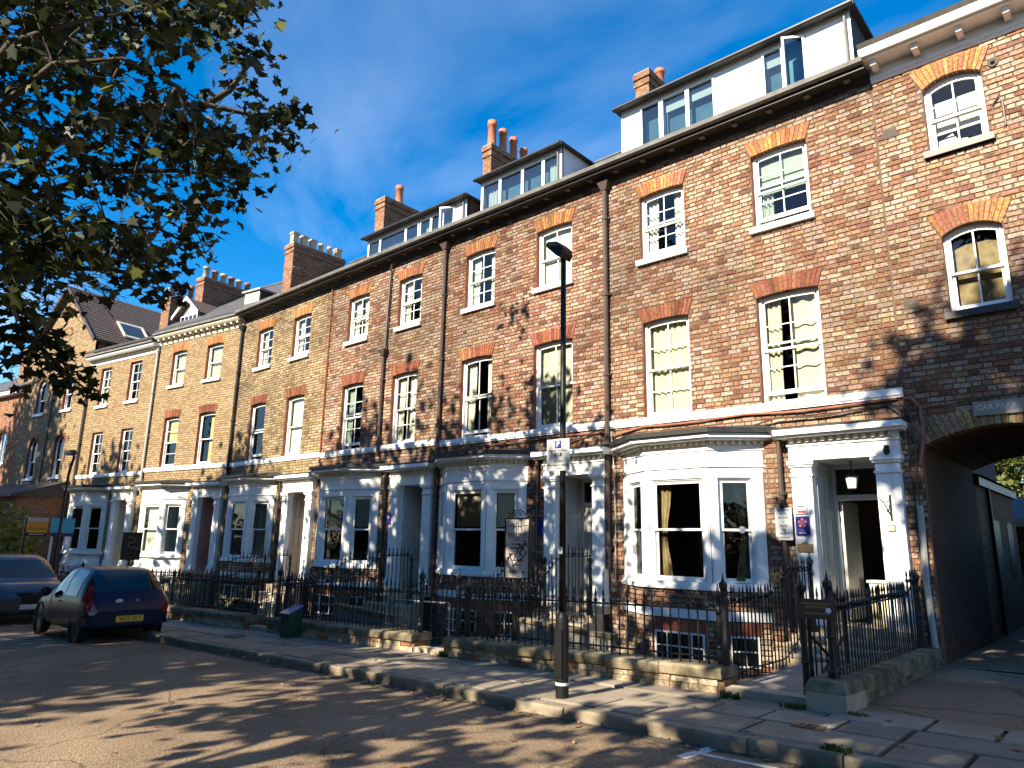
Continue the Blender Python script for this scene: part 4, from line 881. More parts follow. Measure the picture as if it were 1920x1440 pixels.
chimney(H4, -18.46, -23.85, -23.25, 1.2, 3.5, 10.2, 12.75, [(.07,.52,.115,BP,True),(.25,.5,.11,BP,True),(.42,.48,.11,BP,True),(.59,.45,.10,BP,False),(.76,.45,.10,BP,False),(.93,.48,.115,BP,True)])
chimney(H5, 0, -5.38, -4.85, 1.2, 3.7, 10.2, 12.55, [(.08,.55,.13,'concrete',False),(.25,.5,.13,RP,False),(.42,.5,.13,BP,False),(.58,.48,.13,RP,False),(.74,.48,.13,BP,False),(.92,.48,.13,RP,False)], 'brick_brown_wall')
chimney(H6, -5.43, -8.6, -7.95, 1.6, 3.4, 9.8, 12.3, [(.08,.5,.15,'concrete',True),(.35,.8,.14,RP,False),(.62,.95,.13,RP,False),(.9,.75,.14,'brown_pipe',False)], 'brick_brown_wall')
# small slatted roof ventilator box at the eaves of H5, and H5's gabled attic window, and an aerial
mb = MB((0,0,0)); mb.box(-1.15, -.25, .7, 1.6, 10.2, 10.95); vb = mb.build('roof_hut', 'felt_black', H5)
for i in range(5): m2 = MB(); m2.box(-1.13+.18*i, -.99+.18*i, .66, .70, 10.22, 10.9); m2.build('slat', 'cream_paint', vb)
m2 = MB(); m2.box(-1.25, -.15, .58, 1.7, 10.952, 11.02); m2.build('hut_roof', 'pale_pipe', vb)
mb = MB(); mb.box(-5.15, -3.95, .55, 2.2, 9.9, 10.62); gd = mb.build('attic_dormer', 'cream_paint', H5)
m2 = MB(); m2.xz([(-5.2,10.622),(-3.9,10.622),(-4.55,11.15)], .56, .62); m2.build('gable_panel', 'cream_paint', gd)
m2 = MB()
for (xa, za, xb, zb_) in ((-5.42,10.50,-4.55,11.22),(-4.55,11.22,-3.68,10.50)):
    m2.add([(xa,.35,za),(xb,.35,zb_),(xb,.35,zb_+.09),(xa,.35,za+.09),(xa,2.6,za),(xb,2.6,zb_),(xb,2.6,zb_+.09),(xa,2.6,za+.09)], [(0,1,2,3),(7,6,5,4),(0,4,5,1),(3,2,6,7),(0,3,7,4),(1,5,6,2)])
m2.build('dormer_roof', 'tile_brown', gd)
m2 = MB(); 
for s_ in (-1, 1): m2.add([(-4.55+s_*.92,.30,10.46),(-4.55,.30,11.22),(-4.55,.30,11.36),(-4.55+s_*.92,.30,10.60),(-4.55+s_*.92,.345,10.46),(-4.55,.345,11.22),(-4.55,.345,11.36),(-4.55+s_*.92,.345,10.60)], [(0,1,2,3),(7,6,5,4),(0,4,5,1),(3,2,6,7),(0,3,7,4)])
m2.build('barge_board', 'white_upvc', gd)
for i in range(4):
    m2 = MB(); a = -5.08+.28*i; m2.box(a, a+.25, .535, .549, 10.02, 10.55); m2.build('pane', 'glass_blue', gd)
m2 = MB(); 
for i in range(5): a = -5.11+.28*i; m2.box(a, a+.035, .51, .549, 9.98, 10.60)
m2.box(-5.11, -3.955, .512, .547, 10.56, 10.60); m2.build('glazing_bars', 'white_upvc', gd)
mb = MB((18.46, 0, 0)); mb.tube([(-23.4,1.3,10.6),(-23.4,1.3,11.9)], .018, 6); mb.tube([(-23.75,1.3,11.75),(-23.1,1.2,11.75)], .012, 5)
for i in range(5): mb.tube([(-23.7+.14*i,1.15,11.75),(-23.7+.14*i,1.45,11.75)], .008, 4)
mb.build('aerial', 'pale_pipe', H4)
# ---- pipes
downpipe(H2, -8.10, -8.10, 1.2, 9.28, 'brown_pipe', r=.055)
downpipe(H3, -13.20, -13.21, .6, 9.28, 'brown_pipe', r=.05)
downpipe(H3, -13.20, -15.62, 3.9, 6.75, 'brown_pipe', r=.045)
mb = MB((13.20,0,0)); mb.tube([(-15.58,-.07,6.9),(-15.52,-.07,9.25),(-15.45,-.1,9.42),(-15.2,-.1,9.45)], .035, 7); mb.build('waste_pipe', 'brown_pipe', H3)
mb = MB((18.46,0,0)); mb.tube([(-18.47,-.04,3.9),(-18.47,-.04,9.45)], .022, 6); mb.build('cable', 'reveal_red', H4)
downpipe(H5, 0, -.02, 3.6, 9.1, 'black_gutter', r=.05)
downpipe(H6, -5.43, -5.43, 3.4, 9.15, 'pale_pipe', r=.05, hopper=False)
downpipe(H6, -5.43, -10.70, 3.4, 8.75, 'brown_pipe', r=.05)
downpipe(H1, -2.66, -4.62, .4, 3.45, 'brown_pipe', r=.04, hopper=True)
downpipe(H2, -8.10, -9.95, .4, 3.45, 'brown_pipe', r=.04, hopper=True)
downpipe(H3, -13.20, -15.2, .4, 3.45, 'black_gutter', r=.04, hopper=True)
downpipe(H4, -18.46, -20.5, .4, 3.45, 'brown_pipe', r=.04)
# sagging cables under the string course
def cable(h, s0, pts, r=.012, m='brown_pipe'): MB((-s0,0,0)).tube(pts, r, 5).build('cable', m, h)
cable(H1, -2.66, [(-8.05,-.05,3.80),(-7.3,-.04,3.93),(-6.4,-.05,3.91),(-5.2,-.04,3.95),(-4.2,-.05,3.90),(-2.75,-.04,3.94)], .02, 'red_pot')
cable(H1, -2.66, [(-5.1,-.08,3.72),(-4.6,-.10,3.82),(-3.9,-.06,3.78),(-3.2,-.05,3.84),(-2.9,-.05,3.87),(-2.72,-.06,3.70),(-2.70,-.06,3.3)], .018)
cable(H2, -8.10, [(-13.1,-.05,3.75),(-12.0,-.04,3.92),(-11.0,-.05,3.88),(-9.4,-.04,3.93),(-8.2,-.05,3.9)], .016, 'red_pot')
cable(H2, -8.10, [(-9.6,-.06,3.60),(-9.0,-.05,3.80),(-8.15,-.05,3.98)], .014)
cable(H1, -2.66, [(-8.02,-.06,3.9),(-7.96,-.08,3.3),(-7.94,-.06,2.2),(-7.96,-.06,1.0)], .012, 'pale_pipe')
# ================================================================== house over the arch
AX = -2.66
HA = thing('archway_house', 'red brick house over the dark arched passage at the right edge', 'house', (AX, 12, 0), 0, 'terraced houses along the street')
oA = (-AX, 0, 0); ACX, AHW, ASP, ARISE = -1.45, 1.05, 3.17, .26
wa = [Wn(-1.93,-1.12,7.86,8.98,rise=.13,sill='black',r=2,k='',tone='orange'), Wn(-1.91,-1.12,5.17,6.40,rise=.13,r=1,sill='black',tonef=lambda t: 'red' if t < .5 else 'orange')]
wb = [dict(w, x=(w['x'][0]+2.6, w['x'][1]+2.6)) for w in wa]; rects = []; holes = []
for w in wa+wb:
    x, z = w['x'], w['z']; rects.append((*x, z[0], z[1]+.13)); holes.append(lambda q, x=x, z=z: x if z[0]-.12 < q < z[1]+.02 else None)
    holes.append(lintel(HA, AX, *x, z[1], .13, .36, w.get('tone'), tone=w.get('tonef'), n=14, splay=.16))
rects.append((ACX-AHW, ACX+AHW, -.62, ASP+ARISE))
mb = MB(oA); wall_panel(mb, AX, 3.4, -.62, 9.58, rects, .014, .13); mb.build('wall', ['mortar_red', 'reveal_red'], HA)
holes.append(lambda q: (ACX-AHW, ACX+AHW) if q < ASP+.03 else None)
lintel(HA, AX, ACX-AHW, ACX+AHW, ASP, ARISE, .36, 'brown', depth=.24, splay=.20, n=26)
fo = arch_curve(2*AHW, ARISE)
def arch_hole(q):
    if not (ASP <= q < ASP+.60): return None
    # widest span at this height that is still under the outer edge of the ring
    best = None
    for i in range(41):
        t = -1+i/20
        xb, xt = t*AHW, t*(AHW+.2); zb_, zt = ASP+fo(xb), ASP+fo(xb)*.6+.36
        if q < zt:
            k = min(1, max(0, (q-zb_)/(zt-zb_))); xx = xb+(xt-xb)*k; best = (min(best[0], xx), max(best[1], xx)) if best else (xx, xx)
    return (ACX+best[0], ACX+best[1]) if best else None
holes.append(arch_hole)
brA = Bricks('red', 31); brA.panel(AX+.004, 3.39, -.425, 9.42, holes); brA.build(HA, AX, dist_fn(loc=(AX,12,0), s0=AX))
for w in wa+wb: window(HA, AX, *w['x'], *w['z'], 2, w['r'], '', 0, .13, 'black', meet=.52)
m3 = MB(oA); m3.box(-1.87, -1.18, .3, .31, 8.25, 8.83); m3.build('blind', 'curtain_white', HA)
m3 = MB(oA); m3.box(-1.87, -1.18, .3, .31, 5.2, 6.3); m3.build('blind', 'curtain_gold', HA)
m3 = MB(oA); m3.add([(-1.84,.26,7.93),(-1.45,.26,7.93),(-1.42,.26,8.05),(-1.56,.26,8.08),(-1.62,.26,8.2),(-1.82,.26,8.12),(-1.84,.32,7.93),(-1.45,.32,7.93)], [(0,1,2,3,4,5)]); m3.build('papers', 'print_white', HA)
# passage walls and vault, running back 4 m
n = 12; prof = [(ACX-AHW+2*AHW*i/n, ASP+fo(-AHW+2*AHW*i/n)) for i in range(n+1)]
vt = MB(oA); y0, y1 = .24, 4.0
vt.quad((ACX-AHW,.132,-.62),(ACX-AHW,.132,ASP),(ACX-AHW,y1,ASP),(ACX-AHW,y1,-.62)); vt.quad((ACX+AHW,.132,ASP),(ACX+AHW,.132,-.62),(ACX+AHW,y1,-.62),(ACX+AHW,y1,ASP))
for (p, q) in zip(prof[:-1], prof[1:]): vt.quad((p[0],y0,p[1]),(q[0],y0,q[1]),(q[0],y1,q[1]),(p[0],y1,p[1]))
vt.build('passage_vault', 'brick_shaded_wall', HA)
rw = MB(oA); a, b, d = AX+.015, 3.4, 4.0
rw.quad((b,.014,-.6),(b,d,-.6),(b,d,9.6),(b,.014,9.6)); rw.quad((a,d,-.6),(a,.2,-.6),(a,.2,9.6),(a,d,9.6))
rw.quad((a,d,ASP+ARISE),(a,d,9.6),(b,d,9.6),(b,d,ASP+ARISE)); rw.quad((a,d,-.6),(a,d,ASP+ARISE),(ACX-AHW,d,ASP+ARISE),(ACX-AHW,d,-.6)); rw.quad((ACX+AHW,d,-.6),(ACX+AHW,d,ASP+ARISE),(b,d,ASP+ARISE),(b,d,-.6))
rw.quad((ACX-AHW,d,ASP),(ACX-AHW,d,ASP+ARISE),(ACX,d,ASP+ARISE),(ACX-.6,d,ASP+.17)); rw.build('rear_wall', 'brick_brown_wall', HA)
for z in (3.95, 7.1, 9.5): m3 = MB(oA); m3.box(a+.03, b-.03, .16, d-.02, z-.1, z); m3.build('floor', 'floorboard', HA)
rf = MB(oA); rf.yz([(-.3,9.74),(4.4,12.6),(4.4,12.7),(-.33,9.83)], AX+.004, 3.4); rf.yz([(4.402,12.6),(8.4,9.74),(8.43,9.83),(4.402,12.7)], AX+.004, 3.4); rf.build('roof', 'slate', HA)
c = MB(oA); z = 9.42
c.yz([(-.03,z),(.02,z),(.02,z+.05),(-.05,z+.05)], AX+.01, 3.4); c.box(AX+.01, 3.4, -.07, .02, z+.052, z+.085); c.box(AX+.01, 3.4, -.05, .02, z+.087, z+.25)
c.box(AX-.02, 3.42, -.40, .02, z+.252, z+.275); c.yz([(-.46,z+.277),(.02,z+.277),(.02,z+.40),(-.50,z+.40),(-.48,z+.32)], AX-.04, 3.44); co = c.build('cornice', 'white_paint', HA)
for i in range(10): u = AX+.08+.62*i; k = MB(oA); k.yz([(-.30,z+.165),(-.32,z+.25),(-.052,z+.25),(-.052,z+.15),(-.2,z+.155)], u, u+.09); k.build('bracket', 'white_paint', co)
g = MB(oA); g.yz([(-.50,z+.402),(-.38,z+.402),(-.36,z+.47),(-.56,z+.47)], AX-.04, 3.44); g.build('gutter', 'grey_gutter', co)
# air bricks, wall anchor and the faded stone sign
for (x, z_, h) in ((-2.46,8.42,HA),(-2.42,5.42,HA)):
    m3 = MB(oA); m3.box(x-.11, x+.11, -.006, .02, z_-.09, z_+.09)
    for i in range(5):
        for j in range(3): m3.box(x-.09+.04*i, x-.07+.04*i, -.012, -.006, z_-.07+.052*j, z_-.04+.052*j)
    m3.build('air_brick', 'cover_iron', h)
m3 = MB(oA); m3.lathe([(.035,-.012),(.075,-.012),(.075,0)], (-.95,-.01,9.02), 16, axis='y'); m3.lathe([(.015,-.05),(.03,-.03),(.03,0)], (-.95,-.02,9.02), 10, axis='y'); m3.build('wall_anchor', 'cover_iron', HA)
for pts in ([(-1.03,-.03,8.3),(-.93,-.03,8.43)], [(-.93,-.03,7.9),(-.9,-.03,7.92),(-.9,-.03,8.35)]): MB(oA).tube(pts, .012, 5).build('iron_stay', 'brown_pipe', HA)
m3 = MB(oA); m3.box(-1.77, -.6, -.05, .0, 3.56, 3.76); ps = m3.build('stone_plaque', 'concrete', HA)
text('CAR PARK', .105, 'paint_line', ps, face_mtx(-1.73-AX, -.053, 3.67), align='LEFT')
cable(HA, AX, [(-2.66,-.04,3.93),(-2.55,-.06,3.92),(-2.45,-.06,3.78),(-2.43,-.05,3.5),(-2.46,-.05,3.2),(-2.53,-.04,2.9)], .022, 'red_pot')
cable(HA, AX, [(-2.66,-.04,3.8),(-2.58,-.05,3.7),(-2.56,-.05,3.2),(-2.60,-.05,2.6),(-2.57,-.05,2.0),(-2.62,-.05,1.4)], .012)
cable(HA, AX, [(-2.66,-.04,3.7),(-2.4,-.03,3.74),(-1.8,-.03,3.80),(-1.0,-.03,3.83)], .01)
mb = MB(oA); mb.tube([(-2.58,-.07,2.3),(-2.60,-.07,1.2),(-2.575,-.075,.25)], .045, 8); mb.build('downpipe', 'pale_pipe', HA)
# ================================================================== far-left neighbours (on the bend)
def plain_house(name, label, s0, s1, z_e, wins, tex, gable=None):
    h = thing(name, label, 'house', bent_loc(s0), BEND, 'terraced houses along the street'); rects = [(w['x'][0], w['x'][1], w['z'][0], w['z'][1]+w.get('rise', 0)) for w in wins]
    mb = MB((-s0,0,0)); wall_panel(mb, s1, s0, -.62, z_e, rects, 0.0, .13)
    if gable: mb.add([(gable[0],0,z_e),(gable[2],0,z_e),(gable[1],0,gable[3])], [(0,1,2)])
    mb.build('wall', [tex, 'reveal_red'], h)
    for w in wins: window(h, s0, *w['x'], *w['z'], w.get('c',2), w.get('r',1), w.get('k',''), 0, w.get('rise',0), w.get('sill','white'), w.get('cm','curtain_cream'))
    return h
H7 = plain_house('gabled_house', 'buff brick house with steep street gable and brown tiled roof with skylight', -10.75, -16.9, 10.35,
   [Wn(-13.0,-12.1,7.25,8.75,rise=0), Wn(-15.6,-14.7,7.25,8.6,rise=.3,lint=False,c=1), Wn(-13.1,-12.2,4.2,5.75,rise=.40,c=1), Wn(-15.6,-14.7,4.2,5.75,rise=.40,c=1)], 'brick_buff_wall', (-16.9,-13.6,-10.75,13.25))
o7 = (10.75,0,0)
window(H7, -10.75, -13.95, -13.15, 9.75, 10.9, 1, 1, 'F', 0, .35, 'white')
for w, rr in (((-13.95,-13.15),10.9),((-13.1,-12.2),5.75),((-15.6,-14.7),5.75),((-15.6,-14.7),8.6)): lintel(H7, -10.75, w[0], w[1], rr, .36, .22, 'dark', splay=.12, n=10)
m3 = MB(o7); zE, zA = 10.30, 13.25
for s_ in (-1, 1):
    xe = -13.75+s_*3.25; m3.add([(xe,-.25,zE),(-13.68,-.25,zA+.1),(-13.68,8,zA+.1),(xe,8,zE),(xe,-.25,zE-.1),(-13.68,-.25,zA),(-13.68,8,zA),(xe,8,zE-.1)], [(0,1,2,3),(7,6,5,4),(0,4,5,1),(3,2,6,7),(0,3,7,4)])
ro = m3.build('roof', 'tile_brown', H7)
m3 = MB(o7)
for s_ in (-1, 1):
    xe = -13.75+s_*3.35; m3.add([(xe,-.30,zE-.2),(-13.68,-.30,zA-.05),(-13.68,-.30,zA+.16),(xe,-.30,zE+.02),(xe,-.26,zE-.2),(-13.68,-.26,zA-.05),(-13.68,-.26,zA+.16),(xe,-.26,zE+.02)], [(0,1,2,3),(7,6,5,4),(0,4,5,1),(3,2,6,7)])
m3.build('barge_board', 'brown_pipe', H7)
# tile courses laid as overlapping strips on the visible slope
for i in range(22):
    t0 = i/22; t1 = (i+1)/22+.01; f_ = lambda t: (-13.68+t*3.18, zA+.105-t*(zA+.1-zE))
    (xa, za), (xb, zb_) = f_(t0), f_(t1); st = MB(o7); st.add([(xa,-.24,za+.006),(xb,-.24,zb_+.045),(xb,7.9,zb_+.045),(xa,7.9,za+.006),(xb,-.24,zb_+.01),(xb,7.9,zb_+.01)], [(0,1,2,3),(1,4,5,2),(0,4,1),(3,2,5)]); st.build('tile_course', 'tile_brown', ro)
# skylight on the slope, following it
fs_ = lambda t, l: (-13.68+t*3.18, zA+.13-t*(zA+.1-zE)+l)
sk = MB(o7); (xa, za), (xb, zb_) = fs_(.58, .05), fs_(.86, .05)
for (ya, yb_) in ((1.3,1.4),(2.5,2.6)): sk.add([(xa,ya,za),(xb,ya,zb_),(xb,yb_,zb_),(xa,yb_,za),(xa,ya,za+.08),(xb,ya,zb_+.08),(xb,yb_,zb_+.08),(xa,yb_,za+.08)], [(4,5,6,7),(0,1,5,4),(2,3,7,6),(1,2,6,5),(3,0,4,7)])
for t_ in (.575, .84):
    (xc_, zc_), (xd_, zd_) = fs_(t_, .05), fs_(t_+.025, .05); sk.add([(xc_,1.3,zc_),(xd_,1.3,zd_),(xd_,2.6,zd_),(xc_,2.6,zc_),(xc_,1.3,zc_+.075),(xd_,1.3,zd_+.075),(xd_,2.6,zd_+.075),(xc_,2.6,zc_+.075)], [(4,5,6,7),(0,1,5,4),(2,3,7,6),(1,2,6,5),(3,0,4,7)])
so = sk.build('skylight', 'cream_paint', H7)
p_ = MB(o7); p_.quad((xa,1.4,za+.03),(xb,1.4,zb_+.03),(xb,2.5,zb_+.03),(xa,2.5,za+.03)); p_.build('skylight_pane', 'glass_blue', so)
m3 = MB(o7); m3.quad((-10.76,.14,-.6),(-10.76,8,-.6),(-10.76,8,10.3),(-10.76,.14,10.3)); m3.quad((-16.89,8,-.6),(-16.89,.14,-.6),(-16.89,.14,10.3),(-16.89,8,10.3)); m3.quad((-16.8,3,-.6),(-16.8,3,10.3),(-10.8,3,10.3),(-10.8,3,-.6)); m3.build('rear_wall', 'brick_brown_wall', H7)
downpipe(H7, -10.75, -13.85, 3.9, 8.3, 'brown_pipe', hopper=False, r=.04)
# porch range in front of the gabled house
PO = thing('porch', 'dark brick single-storey porch with pointed arch beyond the bushes', 'porch', bent_loc(-11.3), BEND)
m3 = MB((11.3,0,0)); m3.box(-17.2, -11.3, -1.9, -.02, -.6, 3.25); m3.build('wall', 'brick_brown_wall', PO)
m3 = MB((11.3,0,0)); m3.add([(-17.5,-2.25,3.25),(-11.1,-2.25,3.25),(-11.1,-.02,3.95),(-17.5,-.02,3.95),(-17.5,-2.25,3.16),(-11.1,-2.25,3.16),(-11.1,-.02,3.255),(-17.5,-.02,3.255)], [(0,1,2,3),(0,4,5,1),(1,5,6,2),(0,3,7,4)]); m3.build('roof', 'felt_black', PO)
for ax in (-13.0, -15.4):
    pa = [(ax-.55,.2),(ax+.55,.2),(ax+.55,1.5),(ax+.4,2.05),(ax,2.5),(ax-.4,2.05),(ax-.55,1.5)]
    m3 = MB((11.3,0,0)); m3.xz(pa, -1.93, -1.905); ar = m3.build('arched_opening', 'plastic_black', PO)
    m3 = MB((11.3,0,0)); pb = [(ax+(x-ax)*1.38, z if z < .3 else z+.2) for x, z in pa]
    for i in range(1, len(pa)): j = (i+1) % len(pa); 
    for (i, j) in ((1,2),(2,3),(3,4),(4,5),(5,6),(6,0)): m3.xz([pa[i], pb[i], pb[j], pa[j]][::-1], -1.96, -1.91)
    m3.build('arch_surround', 'brick_red_wall', ar)
H8 = plain_house('cottage_range', 'lower brick house with small-paned windows at the left edge in tree shade', -16.9, -26.0, 8.6,
   [Wn(-19.0,-18.1,5.0,6.6,rise=0,r=2), Wn(-21.6,-20.7,5.0,6.6,rise=0,r=2), Wn(-24.2,-23.3,5.0,6.6,rise=0,r=2), Wn(-19.0,-18.1,1.8,3.4,rise=0,r=2), Wn(-21.6,-20.7,1.8,3.4,rise=0,r=2)], 'brick_red_wall')
o8 = (16.9,0,0); m3 = MB(o8); m3.box(-26,-16.9,-.3,.02,8.45,8.62); m3.build('cornice', 'white_paint', H8)
m3 = MB(o8); m3.yz([(-.3,8.63),(4,11.4),(4,11.5),(-.33,8.72)], -26, -16.9); m3.yz([(4.002,11.4),(8,8.63),(8.03,8.72),(4.002,11.5)], -26, -16.9); m3.build('roof', 'slate', H8)
chimney(H8, -16.9, -19.6, -18.9, .6, 2.6, 8.6, 11.2, [(.15,.5,.14,RP,False),(.5,.5,.14,BP,False),(.85,.5,.14,RP,False)], 'brick_brown_wall')
m3 = MB(o8); m3.quad((-16.8,3,-.6),(-16.8,3,8.5),(-26,3,8.5),(-26,3,-.6)); m3.build('rear_wall', 'interior', H8)
# plain continuation of the terrace to the right of the frame
HN = thing('terraced_house', 'red brick house right of the archway house, out of frame', 'house', (3.4, 12, 0), 0, 'terraced houses along the street')
nw = [Wn(x, x+1.0, z, z+h_, rise=0) for x in (4.6, 7.4, 10.6, 13.2) for (z, h_) in ((7.45,1.4),(4.15,1.9),(1.1,1.8))]
mb = MB((-3.4,0,0)); wall_panel(mb, 3.42, 15.5, -.62, 9.58, [(*w['x'],*w['z']) for w in nw], 0, .13); mb.build('wall', ['brick_red_wall','reveal_red'], HN)
for w in nw: window(HN, 3.4, *w['x'], *w['z'], 2, 1, 'L', 0, 0)
mb = MB((-3.4,0,0)); mb.quad((15.5,0,-.6),(15.5,8,-.6),(15.5,8,9.58),(15.5,0,9.58)); mb.quad((3.5,3,-.6),(3.5,3,9.5),(15.4,3,9.5),(15.4,3,-.6)); mb.build('rear_wall', 'brick_brown_wall', HN)
mb = MB((-3.4,0,0)); mb.yz([(-.3,9.6),(4.4,12.6),(8.4,9.6),(8.43,9.7),(4.4,12.7),(-.33,9.7)], 3.42, 15.6); mb.build('roof', 'slate', HN)
# ================================================================== front walls, railings, gates, paths
BAR = {}
def bar_mesh(h, fin=True):
    k = (round(h, 2), fin)
    if k in BAR: return BAR[k]
    mb = MB(); r = .0085; hb = h-.13 if fin else h-.1
    mb.tube([(0,0,0),(0,0,hb)], r*1.25, 6)
    if fin:
        mb.lathe([(.009,hb-.07),(.014,hb-.06),(.026,hb-.035),(.030,hb-.028),(.026,hb-.02),(.010,hb),(.010,hb+.02),(.016,hb+.04),(.013,hb+.075),(.003,hb+.13)], n=6)
    BAR[k] = mb.mesh('bar', 'iron'); return BAR[k]
POSTM = {}
def post_mesh(h):
    k = round(h, 2)
    if k not in POSTM:
        mb = MB(); mb.lathe([(.055,0),(.055,.09),(.038,.11),(.034,.4),(.045,.42),(.034,.45),(.03,h-.30),(.045,h-.28),(.045,h-.25),(.028,h-.22),(.032,h-.16),(.05,h-.11),(.05,h-.07),(.02,h-.04),(.012,h-.01),(.004,h+.05)], n=10)
        POSTM[k] = mb.mesh('post', 'iron')
    return POSTM[k]
def railing(label, p0, p1, base, top, sp=.115, posts=(True, True), skip=(), nofin=(), post_h=None):
    """base(t), top(t): heights of the foot and of the spear tips along the run"""
    p0, p1 = Vector((*p0, 0)), Vector((*p1, 0)); L_ = (p1-p0).length; root = thing('iron_railing', label, 'railing', (p0.x, p0.y, base(0)), 0, 'black iron railings of the front gardens')
    n = max(2, round(L_/sp)); d = p1-p0; P_ = lambda t, z: (d.x*t, d.y*t, z-base(0))
    for i in range(1, n):
        t = i/n
        if i in skip: continue
        b, tp = base(t), top(t); obj('bar', bar_mesh(tp-b+rnd.choice((0,0,.01)), i not in nofin), root, P_(t, b-.005), (rnd.uniform(-.01,.01), rnd.uniform(-.012,.012), rnd.uniform(0,1)))
    K = 14
    for lo in (0, 1):
        mb = MB()
        for k in range(K):
            t0, t1 = k/K, (k+1)/K
            z0, z1 = [(top(t)-.205 if not lo else base(t)+.09) for t in (t0, t1)]
            mb.tube([P_(t0, z0), P_(t1, z1)], .013, 4)
        mb.build('rail', 'iron', root)
    for t, on in ((0, posts[0]), (1, posts[1])):
        if on: obj('post', post_mesh((post_h or (top(t)-base(t)+.12))), root, P_(t, base(t)-.01))
    return root
def front_wall(label, xa, xb, y0=7.9, y1=8.28, seed=1, dress=True):
    """low wall with separate coping stones and blocks, following the slope; xa > xb"""
    root = thing('garden_wall', label, 'wall', ((xa+xb)/2, (y0+y1)/2, gz((xa+xb)/2)-.1), 0, 'low front garden walls'); r = random.Random(seed); o = (-root.location.x, -root.location.y, -root.location.z)
    core = MB(o); core.add([(xb,y0+.02+bend(xb),gz(xb)-.5),(xa,y0+.02+bend(xa),gz(xa)-.5),(xa,y1-.02+bend(xa),gz(xa)-.5),(xb,y1-.02+bend(xb),gz(xb)-.5),(xb,y0+.02+bend(xb),gz(xb)+.15),(xa,y0+.02+bend(xa),gz(xa)+.15),(xa,y1-.02+bend(xa),gz(xa)+.15),(xb,y1-.02+bend(xb),gz(xb)+.15)],
              [(0,3,2,1),(4,5,6,7),(0,1,5,4),(1,2,6,5),(2,3,7,6),(3,0,4,7)]); core.build('core', 'mortar_buff', root)
    x = xa
    while x > xb+.05:
        w = min(r.uniform(.75, 1.15), x-xb); a, b = x-w+.006, x-.006; t = r.uniform(-.006, .006); m = MB(o); e = [r.uniform(-.008, .008) for _ in range(6)]
        vs = []
        for i, (zz, ins) in enumerate(((.155, 0), (.245, -.006), (.275, .02))):
            for (px, py) in ((a+max(ins,0)*.4, y0-.035+ins), (b-max(ins,0)*.4, y0-.035+ins), (b-max(ins,0)*.4, y1+.02-ins), (a+max(ins,0)*.4, y1+.02-ins)): vs.append((px, py+e[i]+bend(px), gz(px)+zz+t))
        fs = [(0,3,2,1),(8,9,10,11)]
        for k in (0, 4): fs += [(k+i, k+(i+1)%4, k+4+(i+1)%4, k+4+i) for i in range(4)]
        m.add(vs, fs); m.build('coping_stone', 'coping', root); x -= w
    for row in range(3):
        x = xa-r.uniform(0, .1)
        while x > xb+.06:
            w = min(r.choice([.22, .23, .24, .3, .36]), x-xb); a, b = x-w+.007, x-.007; m = MB(o); z0, z1 = -.07+row*.075, -.002+row*.075; yo = r.uniform(-.008, .008)
            if b-a > .05:
                m.add([(px+r.uniform(-.005,.005), yy+bend(px), gz(px)+zz) for (px, yy, zz) in ((a,y0+yo,z0),(b,y0+yo,z0),(b,y0+yo,z1),(a,y0+yo,z1),(a,y0+.05,z0),(b,y0+.05,z0),(b,y0+.05,z1),(a,y0+.05,z1))], BF)
                me = m.mesh('brick', 'brick'); q = r.random(); c = (.46,.38,.26) if q < .55 else ((.33,.26,.17) if q < .8 else (.32,.15,.085)); k = r.uniform(.8,1.15)
                colour_mesh(me, [(c[0]*k,c[1]*k,c[2]*k,1)]*8); obj('brick', me, root)
            x -= w
    return root
front_wall('low stone-coped wall along the pavement before the hotel bay, behind the lamp post', -3.85, -8.42, seed=1)
front_wall('low stone-coped wall beside the green utility box', -9.12, -13.62, seed=2)
front_wall('low stone-coped wall right behind the dark blue car', -14.35, -19.45, seed=3)
front_wall('low stone-coped wall behind the silver car', -20.3, -24.0, seed=4)
cz = lambda x: gz(x)+.27
def front_rail(label, xa, xb, **k): return railing(label, (xa, 8.08), (xb, 8.08), lambda t: cz(xa+(xb-xa)*t), lambda t: gz(xa+(xb-xa)*t)+1.10, post_h=1.0, posts=(False, False), **k)
front_rail('spear-topped iron railing before the hotel bay, behind the lamp post', -3.98, -8.28, nofin=(4, 6), sp=.122)
front_rail('spear-topped iron railing above the green utility box', -9.18, -13.55)
front_rail('spear-topped iron railing right behind the dark blue car', -14.45, -19.35)
front_rail('spear-topped iron railing behind the silver car', -20.35, -24.0)
ra = railing('spear-topped iron railing on the bend below the black signboard', (-24.6, 7.95), (-33.0, 6.75), lambda t: cz(-25), lambda t: gz(-25)+1.1, post_h=1.0)
def hump(t, b0, z0, z1, t0=.45, t1=.75): k = max(0, min(1, (t-t0)/(t1-t0))); k = k*k*(3-2*k); return z0+(z1-z0)*k
def path_rail(label, x, ya=8.2, yb=11.45, hi=1.62): 
    g = gz(x); return railing(label, (x, ya), (x, yb), lambda t: hump(t, 0, g+.05, g+.42, .6, .95), lambda t: hump(t, 0, g+1.15, g+hi), sp=.115, post_h=1.1)
path_rail('iron railing climbing the left side of the hotel steps', -4.02, 8.2, 11.3, 1.50)
path_rail('iron railing left of the path to the second door', -9.32); path_rail('iron railing right of the path to the second door', -8.20, hi=1.7)
path_rail('iron railing left of the path to the third door', -14.62); path_rail('iron railing right of the path to the third door', -13.42, hi=1.7)
path_rail('iron railing left of the path to the taupe door', -20.15); path_rail('iron railing right of the path to the taupe door', -18.75, hi=1.7)
